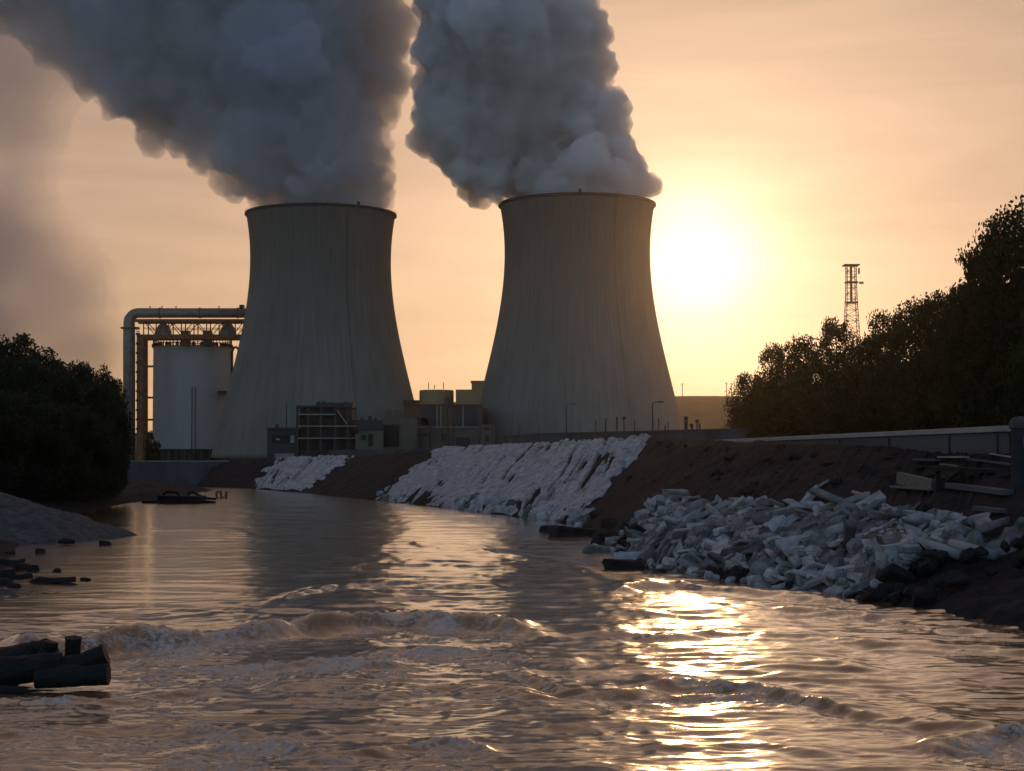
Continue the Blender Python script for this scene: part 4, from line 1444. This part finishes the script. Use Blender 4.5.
# ------------------------------------------------------------------ broken slabs, blocks and beams on the right bank
def slab_mesh(name, seed, dims, jit, m, chip=3):
    r = random.Random(seed)
    bm = bmesh.new()
    pts = []
    for sx in (-1, 1):
        for sy in (-1, 1):
            for sz in (-1, 1):
                pts.append(Vector((sx * (1 + r.uniform(-jit, jit)), sy * (1 + r.uniform(-jit, jit)), sz * (1 + r.uniform(-jit, jit) * .6))))
    for k_ in range(chip):
        a = r.uniform(0, 6.28)
        pts.append(Vector((math.cos(a) * 1.15, math.sin(a) * 1.15, r.uniform(-.9, .9))))
    vs_ = [bm.verts.new((p.x * dims[0] / 2, p.y * dims[1] / 2, p.z * dims[2] / 2)) for p in pts]
    res = bmesh.ops.convex_hull(bm, input=vs_)
    for v in [g for g in res['geom_interior'] if isinstance(g, bmesh.types.BMVert)]:
        bm.verts.remove(v)
    bmesh.ops.dissolve_limit(bm, angle_limit=.12, verts=bm.verts, edges=bm.edges)
    bmesh.ops.bevel(bm, geom=list(bm.edges), offset=.11 * min(dims) + .012, segments=2, affect='EDGES')
    bmesh.ops.triangulate(bm, faces=bm.faces)
    bmesh.ops.subdivide_edges(bm, edges=[e for e in bm.edges if e.calc_length() > .3], cuts=2)
    for v in bm.verts:
        n1 = float(pnoise(v.co.x * 2.6 + seed, v.co.y * 2.6, v.co.z * 2.6 + np.zeros(1))[0])
        v.co += v.normal * n1 * .13 * min(1, min(dims) * 2)
    me_ = bpy.data.meshes.new(name)
    bm.to_mesh(me_); bm.free()
    me_.materials.append(m)
    return me_


M['slab'] = mat('broken_concrete', (.66, .66, .67), .95, .3, 1.6, .05, 6, second=(.34, .34, .35), spec=.15)
_n, _l = M['slab'].node_tree.nodes, M['slab'].node_tree.links      # every piece its own degree of dirt
_oi = _n.new('ShaderNodeObjectInfo')
_mr = _n.new('ShaderNodeMapRange'); _mr.inputs['To Min'].default_value = .22; _mr.inputs['To Max'].default_value = .95
_l.new(_oi.outputs['Random'], _mr.inputs['Value'])
_vm = _n.new('ShaderNodeVectorMath'); _vm.operation = 'SCALE'
_src = _n['Principled BSDF'].inputs['Base Color'].links[0].from_socket
_l.new(_src, _vm.inputs[0]); _l.new(_mr.outputs['Result'], _vm.inputs['Scale'])
_l.new(_vm.outputs[0], _n['Principled BSDF'].inputs['Base Color'])
M['slab_dark'] = mat('dark_rock', (.035, .033, .034), .9, .5, 1.0, .06, 5, spec=.2)
FLAT = [slab_mesh('concrete_slab', 30 + i, d_, .28, M['slab']) for i, d_ in enumerate([(1.5, 1.1, .28), (1.2, 1.0, .22), (1.8, 1.1, .34), (1.0, .8, .25)])]
CHUNK = [slab_mesh('concrete_block', 50 + i, d_, .38, M['slab'], 5) for i, d_ in enumerate([(.9, .7, .6), (1.1, .8, .55), (.7, .6, .5), (1.3, 1.0, .7)])]
BEAM = [slab_mesh('concrete_beam', 70 + i, d_, .15, M['slab'], 0) for i, d_ in enumerate([(2.4, .34, .30), (1.9, .28, .26), (3.0, .42, .34)])]
DARK = [slab_mesh('rock', 90 + i, d_, .35, M['slab_dark'], 5) for i, d_ in enumerate([(1.0, .8, .6), (1.3, .9, .5), (.8, .7, .5)])]
KIND = {'concrete_slab': (FLAT, 'flat broken pale concrete slab tipped on the right bank above the water', 'slab', 'flat broken slabs in the rubble'),
        'concrete_block': (CHUNK, 'chunky broken pale concrete block lying on the right bank rubble', 'block', 'chunky broken blocks in the rubble'),
        'concrete_beam': (BEAM, 'long pale broken concrete beam poking from the right bank rubble', 'beam', 'broken beams in the rubble'),
        'rock': (DARK, 'dark rock on the shadowed right bank below the gate pillar', 'rock', 'dark rocks below the gate pillar')}
rb_ = random.Random(12)


def surf(s, t_):
    p = bank(np.array([s]), np.array([t_]))[0]
    if 7.2 < s < 11.5 and t_ < .55:
        p[2] += float(heap_profile(np.array(s), np.array(t_))) + .16
    return Vector(p)


def drop(kind, s, t_, scale, up=.12, rot=None):
    lst, lab, cat, grp = KIND[kind]
    me_ = rb_.choice(lst)
    o_ = bpy.data.objects.new(kind, me_); COL.objects.link(o_)
    p = surf(s, t_)
    o_.location = (p.x, p.y, p.z + up * scale)
    o_.rotation_euler = rot or (rb_.gauss(.35, .3), rb_.gauss(-.1, .3), rb_.uniform(0, 6.28))
    o_.scale = [scale * rb_.uniform(.85, 1.2) for _ in range(3)]
    return tag(o_, lab, cat, grp)


def heap_t():
    while True:
        t_ = rb_.uniform(-.03, .43)
        if rb_.random() < 1 - max(0, t_ - .3) * 3.2:
            return t_


def spot():
    while True:
        s, t_ = rb_.uniform(7.1, 11.6), heap_t()
        if s < 10.2 + 2.8 * max(t_, 0):
            return s, t_


for i in range(210):
    s, t_ = spot()
    drop('concrete_slab', s, t_, rb_.uniform(.3, .78) * (1.1 if s < 9 else 1), .10)
for i in range(240):
    s, t_ = spot()
    drop('concrete_block', s, t_, rb_.uniform(.2, .7), .08)
for i in range(70):
    t_ = rb_.uniform(.18, .43)
    drop(('concrete_slab', 'concrete_block')[i % 2], rb_.uniform(10.0, 10.1 + 2.8 * t_), t_, rb_.uniform(.3, .85), .1)
for i in range(26):
    drop('concrete_beam', *spot(), rb_.uniform(.6, 1.0), .22, (rb_.gauss(0, .2), rb_.gauss(.1, .28), rb_.gauss(2.5, .7)))
for i in range(90):
    t_ = rb_.uniform(-.03, .6)
    drop('rock', 10.25 + 2.7 * max(t_, 0) + abs(rb_.gauss(0, .9)), t_, rb_.uniform(.25, .85), .05)
KIND['rock'] = (DARK, 'dark wet rock at the water edge below the broad spoil slope', 'rock', 'wet rocks at the foot of the spoil slope')
for i in range(26):
    drop('rock', rb_.uniform(5.6, 7.6), rb_.uniform(-.05, .14), rb_.uniform(.4, 1.1), .08)
KIND['rock'] = (DARK, 'dark stone lying on the bare brown bank above the rubble', 'rock', 'stones on the bare bank')
for i in range(70):
    drop('rock', rb_.uniform(6.2, 11.5), rb_.uniform(.5, .98), rb_.uniform(.15, .6), .08)
KIND['concrete_block'] = (CHUNK, 'pale lump of spoil at the water line under the broad spoil slope', 'block', 'pale lumps at the foot of the spoil slope')
for i in range(60):
    drop('concrete_block', rb_.uniform(3.0, 6.3), rb_.uniform(-.03, .10) + .05 * rb_.random(), rb_.uniform(.4, 1.5), .05)


def water_rock(px, py, dims, label, m=None, z=0.02, seed=0, rz=0.3):
    me_ = slab_mesh('rock', 200 + seed, dims, .3, m or M['slab_dark'], 5)
    o_ = bpy.data.objects.new('rock', me_); COL.objects.link(o_)
    p = W(px, py)
    o_.location = (p.x, p.y, z + dims[2] * .2)
    o_.rotation_euler = (.05, .08, rz)
    return tag(o_, label, 'rock')


water_rock(625, 570, (1.75, .9, .62), 'rounded dark boulder standing alone in the water before the rubble', seed=1)
water_rock(577, 536, (3.6, 1.6, .8), 'long dark flat boulder at the water edge where the two slopes meet', seed=2)
water_rock(552, 532, (1.4, 1.0, .6), 'small dark boulder left of the long flat boulder', seed=3)
water_rock(600, 553, (1.7, 1.0, .5), 'half pale boulder at the left tip of the rubble', M['slab'], seed=4)
water_rock(762, 582, (2.2, .9, .75), 'dark squared boulder at the foot of the rubble', seed=5, rz=.1)
water_rock(105, 545.5, (.72, .4, .34), 'small lone dark stone in the calm water by the left shore', seed=6)
for i, (px, py, sz) in enumerate(((10, 566, .9), (22, 570, .8), (33, 571, .75), (6, 577, .8), (16, 579, .55), (27, 578, .6), (14, 588, .5), (2, 585, .7), (40, 553, .6), (10, 555, .5), (20, 562, .4), (57, 572, .45), (85, 581, .42))):
    water_rock(px, py, (sz, sz * .7, sz * .5), 'dark stone breaking the shallow water of the low gravel bar', M['slab_dark'], .0, 20 + i, i)['group'] = 'stones of the low gravel bar'

# named pieces of the rubble and the wreckage above it
_s, _t = np.meshgrid(np.linspace(7, 12.9, 300), np.linspace(0, 1.05, 160))
_p = bank(_s, _t)
_p[..., 2] += np.where((_s > 7.2) & (_s < 10.2 + 2.9 * _t) & (_t < .44), heap_profile(_s, _t) + .3, 0)
_p = _p.reshape(-1, 3)
_q = _p - np.array((0, 0, CAMH))
_den = _q[:, 1] * math.cos(TH) + _q[:, 2] * math.sin(TH)
_ppx = 512 + F * _q[:, 0] / _den
_ppy = 385.5 - F * (-_q[:, 1] * math.sin(TH) + _q[:, 2] * math.cos(TH)) / _den


def dist_at(px, py):
    '''distance of the bank surface seen at that place'''
    e = (_ppx - px) ** 2 + (_ppy - py) ** 2
    k_ = np.argsort(e)[:6]
    return float(_p[k_, 1].min())


M['timber'] = mat('grey_timber', (.22, .20, .18), .9, .4, 1.5, .02, 12, stretch=(.2, 3, 3))
M['pale_pipe'] = mat('pale_pipe', (.34, .34, .35), .7, .3, 1.0)


def px_tube(name, pts, r, m, label, cat, n=14, smooth=True):
    q = [P(p[0], p[1], dist_at(p[0], p[1]) - .25) for p in pts]
    return tag(MB().tube(q, r, n).build(name, m, None, q[0], smooth=smooth), label, cat)


px_tube('pipe', [(890, 536, 65.5), (915, 541, 65), (940, 548, 64.3), (960, 556, 63.6)], .19, M['pale_pipe'], 'long thick pale pipe lying slantwise across the rubble', 'pipe')
px_tube('pipe', [(853, 492, 73), (866, 496, 72.5), (880, 502, 72), (890, 508, 71.5), (896, 513, 71.3)], .09, M['pale_pipe'], 'thin curved pale pipe arching over the top of the rubble', 'pipe', 8)
px_tube('pipe', [(806, 494, 80), (816, 488, 80), (828, 481, 80)], .08, M['pale_pipe'], 'short thin slanted pipe above the rubble left of the curved one', 'pipe', 8)
px_tube('log', [(950, 543, 64), (972, 550, 63.5), (996, 556, 63)], [.16, .22, .17], M['pale_pipe'], 'pale tapering log on the right of the thick slanted pipe', 'log')
me_ = slab_mesh('concrete_block', 301, (1.15, .9, .85), .12, M['slab'], 2)
o_ = bpy.data.objects.new('concrete_block', me_); COL.objects.link(o_)
o_.location = P(894, 556, dist_at(894, 558) - .3); o_.rotation_euler = (.08, -.06, .3)
tag(o_, 'squat flat topped pale block below the foot of the long slanted pipe', 'block')
px_tube('pipe', [(690, 515, 88), (698, 508, 88.5), (704, 505, 89)], [.35, .4, .36], M['slab'], 'stubby broken pipe end at the upper left of the rubble', 'pipe', 12)
def px_plank(p0, p1, w, h, m, label, name='plank', cat='plank'):
    a, b_ = P(p0[0], p0[1], dist_at(p0[0], p0[1] + 2) - .2), P(p1[0], p1[1], dist_at(p1[0], p1[1] + 2) - .2)
    return tag(MB().beam(a, b_, w, h).build(name, m, None, (a + b_) / 2, bevel=.01), label, cat)


px_plank((915, 459.5, 78), (938, 460, 77), .3, .10, M['barrier_panel'], 'short grey plank below the barrier, left of the brighter one')
px_plank((940, 457, 77), (966, 457, 76), .3, .08, M['barrier'], 'short bright plank lying level below the barrier')
px_plank((990, 453.5, 75), (1016, 458, 72), .12, .06, M['barrier'], 'thin bright batten sloping down towards the gate pillar')
px_plank((968, 459, 76), (1016, 465, 72), .14, .08, M['barrier_panel'], 'long thin grey batten under the bright one by the gate pillar')
px_plank((893, 486.5, 75), (932, 489.5, 73), .35, .09, M['timber'], 'grey plank on the dark bank above the curved pipe')
px_plank((950, 485.5, 73), (1008, 492.5, 70), .5, .22, M['barrier_panel'], 'long pale beam on trestles under the barrier beside the pillar')
px_plank((899, 478, 76), (934, 486, 75), .25, .55, M['timber'], 'tilted weathered board standing on edge above the grey plank')
px_plank((940, 464, 76.5), (958, 466, 76), .1, .07, M['timber'], 'splintered lath below the bright level plank')
px_plank((976, 508, 68), (1003, 511, 67), .35, .16, M['barrier_panel'], 'grey curled board on top of the rubble right end')
px_plank((913, 509, 70), (920, 502, 70), .06, .06, M['timber'], 'tiny stick leaning up behind the rubble top')
# dark trestle deck under the barrier
t = thing('trestle', (P(965, 490, 74)), 'dark timber trestle frame under the barrier near the gate pillar', 'trestle')
for px in (938, 962, 984, 1006):
    a_ = P(px, 466, 74.5)
    MB().beam((a_.x, a_.y, 1.6), (a_.x, a_.y, a_.z), .16).build('leg', M['slab_dark'], t)
MB().beam(P(930, 468, 74.5), P(1020, 472, 71.5), .9, .16).build('deck', M['slab_dark'], t)
MB().beam(P(938, 488, 74.3), P(962, 470, 74.3), .1).build('brace', M['slab_dark'], t)
MB().box(P(986, 474, 74), (.22, .1, .2)).build('bracket', M['barrier'], t)
c = P(942, 484, 74)
t = tag(MB().tube([c + Vector((0, -.12, 0)), c + Vector((0, .12, 0))], .42, 20, caps=False).tube([c + Vector((0, -.12, 0)), c + Vector((0, .12, 0))], .27, 20).build('tyre', M['slab_dark'], None, c), 'old black tyre lying against the trestle', 'tyre')
heap('dark_spoil', 19.5, 55.0, 5.0, 7.5, 1.7, M['soil'], 'black earth heap at the water edge below the gate pillar', 15.5, rough=.5, z0=.3)

# ------------------------------------------------------------------ left shore: wreck, logs, plank
M['wreck'] = mat('wreck_black', (.02, .019, .02), .8, .4, 1.0, .05, 4)
d0 = W(190, 503).y
t = thing('sunken_barge', W(188, 503), 'black half sunken barge with bent pipes on its deck, off the left shore', 'barge')
def q(px, py, dd=0):
    v = P(px, py, d0 + dd); return v
k = d0 / F
b = MB()
xa, xb = X(163, d0), X(201, d0)
b.add([(xa, d0 - 2, -.3), (xb, d0 - 2.4, -.3), (xb + .4, d0 - 2.2, zat(496, d0)), (xa - .3, d0 - 2, zat(495, d0)),
       (xa, d0 + 3, -.3), (xb, d0 + 3, -.3), (xb + .3, d0 + 3, zat(496, d0)), (xa - .3, d0 + 3, zat(495, d0))],
      [(0, 1, 2, 3), (4, 7, 6, 5), (0, 4, 5, 1), (3, 2, 6, 7), (1, 5, 6, 2), (0, 3, 7, 4)])
b.build('hull', M['wreck'], t, bevel=.12)
b = MB().tube([q(163, 496), q(165, 492.6), q(171, 491.6), q(177, 492.6), q(179, 496)], .17, 10)
b.tube([q(188, 496), q(189, 493), q(191.5, 491.6), q(198, 495), q(205, 498.3), q(216, 499)], .16, 10)
b.build('bent_pipe', M['wreck'], t, smooth=True)
MB().tube([q(200, 502), q(208, 502), q(216, 502.3)], [.25, .22, .12], 10).build('spar', M['wreck'], t)
MB().box2(X(147, d0), X(170, d0), d0 - 2.6, d0 + 1, -.3, zat(500, d0)).build('bow', M['wreck'], t, bevel=.15)
heap('dark_spoil', X(147, 232), 232, 5.2, 9, 2.6, M['wreck'], 'black rounded earth heap beside the sunken barge on the left shore', 21.5, rough=.4, z0=-.1)
d1_ = W(222, 498.5).y
k1 = d1_ / F
t = thing('mooring_frame', W(222, 498.5), 'small broken iron ring and hook standing in the water right of the barge', 'iron frame')
def q1(px, py): return P(px, py, d1_)
b = MB().tube([q1(216.5, 492), q1(220.8, 491.6), q1(221.2, 498.2), q1(216.8, 498.2), q1(216.3, 494), q1(216.6, 492.2)], .17, 8)
b.build('ring', M['rust'], t)
MB().tube([q1(222.8, 497), q1(224, 498.4), q1(226, 498), q1(226.4, 491.4)], .17, 8).build('hook', M['rust'], t)

t = thing('plank_raft', W(52, 583), 'dark flat plank with a short peg, drifting off the low gravel bar', 'plank')
dz = W(52, 583).y
MB().beam(P(44, 580.5, dz), P(73.5, 579.5, dz - .3), .5, .22).build('board', M['slab_dark'], t, bevel=.03)
MB().tube([P(30, 583.5, dz), P(38, 582, dz), P(47, 580.5, dz)], [.12, .2, .16], 10).build('stub', M['slab_dark'], t)
MB().beam(P(40.3, 581, dz), P(40.3, 576.5, dz), .14).build('peg', M['slab_dark'], t)
tag(MB().tube([P(55, 586.5, dz - 1), P(70, 585.5, dz - 1), P(80, 587, dz - 1), P(89, 586.5, dz - 1)], [.1, .13, .1, .03], 8).build('branch', M['slab_dark'], None, P(70, 586, dz - 1)), 'thin dark branch floating just below the flat plank', 'branch')
tag(MB().tube([P(58, 541.5, 103), P(66, 541.2, 103), P(75, 541.8, 103)], [.1, .2, .1], 8).build('branch', M['wreck'], None, P(66, 541.5, 103)), 'dark branch lying in the calm water below the gravel mound', 'branch')

# foreground pile of charred logs
M['char'] = mat('charred_log', (.018, .017, .017), .75, .4, 3.0, .03, 10, stretch=(1, 1, 1))


def log(pts, rs_, label):
    q_ = [P(*p) for p in pts]
    n = 22
    us = np.linspace(0, len(q_) - 1, n)
    pp, rr = [], []
    sd = q_[0].x * 1.7
    for u_ in us:
        i_ = min(int(u_), len(q_) - 2); f_ = u_ - i_
        p_ = q_[i_].lerp(q_[i_ + 1], f_)
        w1 = float(pnoise(np.array([u_ * 1.3 + sd]), np.array([3.1]), 1.0)[0]); w2 = float(pnoise(np.array([u_ * 1.3 + sd]), np.array([9.1]), 2.0)[0])
        pp.append(p_ + Vector((w1, w2, w1 * .5)) * .05)
        rr.append((rs_[i_] * (1 - f_) + rs_[i_ + 1] * f_) * (1 + .22 * float(pnoise(np.array([u_ * 3.0 + sd]), np.array([5.0]), 3.0)[0])))
    o_ = MB().tube(pp, rr, 26).build('log', M['char'], None, q_[0])
    c_ = np.zeros(len(o_.data.vertices) * 3, np.float32)
    o_.data.vertices.foreach_get('co', c_)
    c_ = c_.reshape(-1, 3)
    ctr = np.repeat(np.array([p_ - q_[0] for p_ in pp]), 26, 0)
    dv = c_ - ctr
    ang_ = np.tile(np.arange(26), n)
    bark = fbm(ang_ / 1.8, np.repeat(us, 26) * 1.4 + sd, 4.0, 3, ridged=True) * .22 + .25 * pnoise(ang_ / 6.0, np.repeat(us, 26) * 1.0 + sd, 5.0)
    c_ = ctr + dv * (1 + bark)[:, None]
    o_.data.vertices.foreach_set('co', c_.astype(np.float32).ravel())
    return tag(o_, label, 'log')


DL = 38.0
log([(-60, 690, DL + .2), (-10, 672, DL + .1), (30, 658, DL), (46, 651, DL), (50, 646, DL)], [.5, .44, .34, .26, .22], 'thickest charred log of the pile, sloping up from the left edge to a forked top')
log([(70, 672, DL - .2), (72, 655, DL - .3), (74, 637.5, DL - .4)], [.17, .165, .16], 'short charred log standing upright in the middle of the pile')
log([(46, 662, DL - .6), (48, 652, DL - .6), (51, 641.5, DL - .6)], [.17, .17, .15], 'shorter charred upright stump left of the standing log')
log([(60, 667, DL - .9), (84, 662, DL - .9), (106, 653.5, DL - .9)], [.19, .20, .21], 'charred log pointing right with a raised cut end')
log([(36, 678, DL - 1.2), (74, 676, DL - 1.2), (109, 674.5, DL - 1.2)], [.22, .23, .22], 'lowest charred log lying level in the water at the right of the pile')
log([(-30, 676, DL - 1.0), (20, 670, DL - 1.0), (62, 664, DL - 1.0)], [.3, .3, .24], 'charred log lying across the front of the pile')
log([(0, 690, DL - 1.6), (14, 690.5, DL - 1.6), (26, 691, DL - 1.6)], [.09, .10, .05], 'small charred branch in the water under the pile')
# ------------------------------------------------------------------ haze
HAZE_D = 0.00005
hz = MB().box2(-1650, 1650, -120, 3100, -4.5, 420).build('haze', vol_mat('haze_air', (1.0, 0.93, 0.84), HAZE_D, 0.93))
tag(hz, 'thin warm evening haze filling the air over river and plant', 'haze', None, 'stuff')
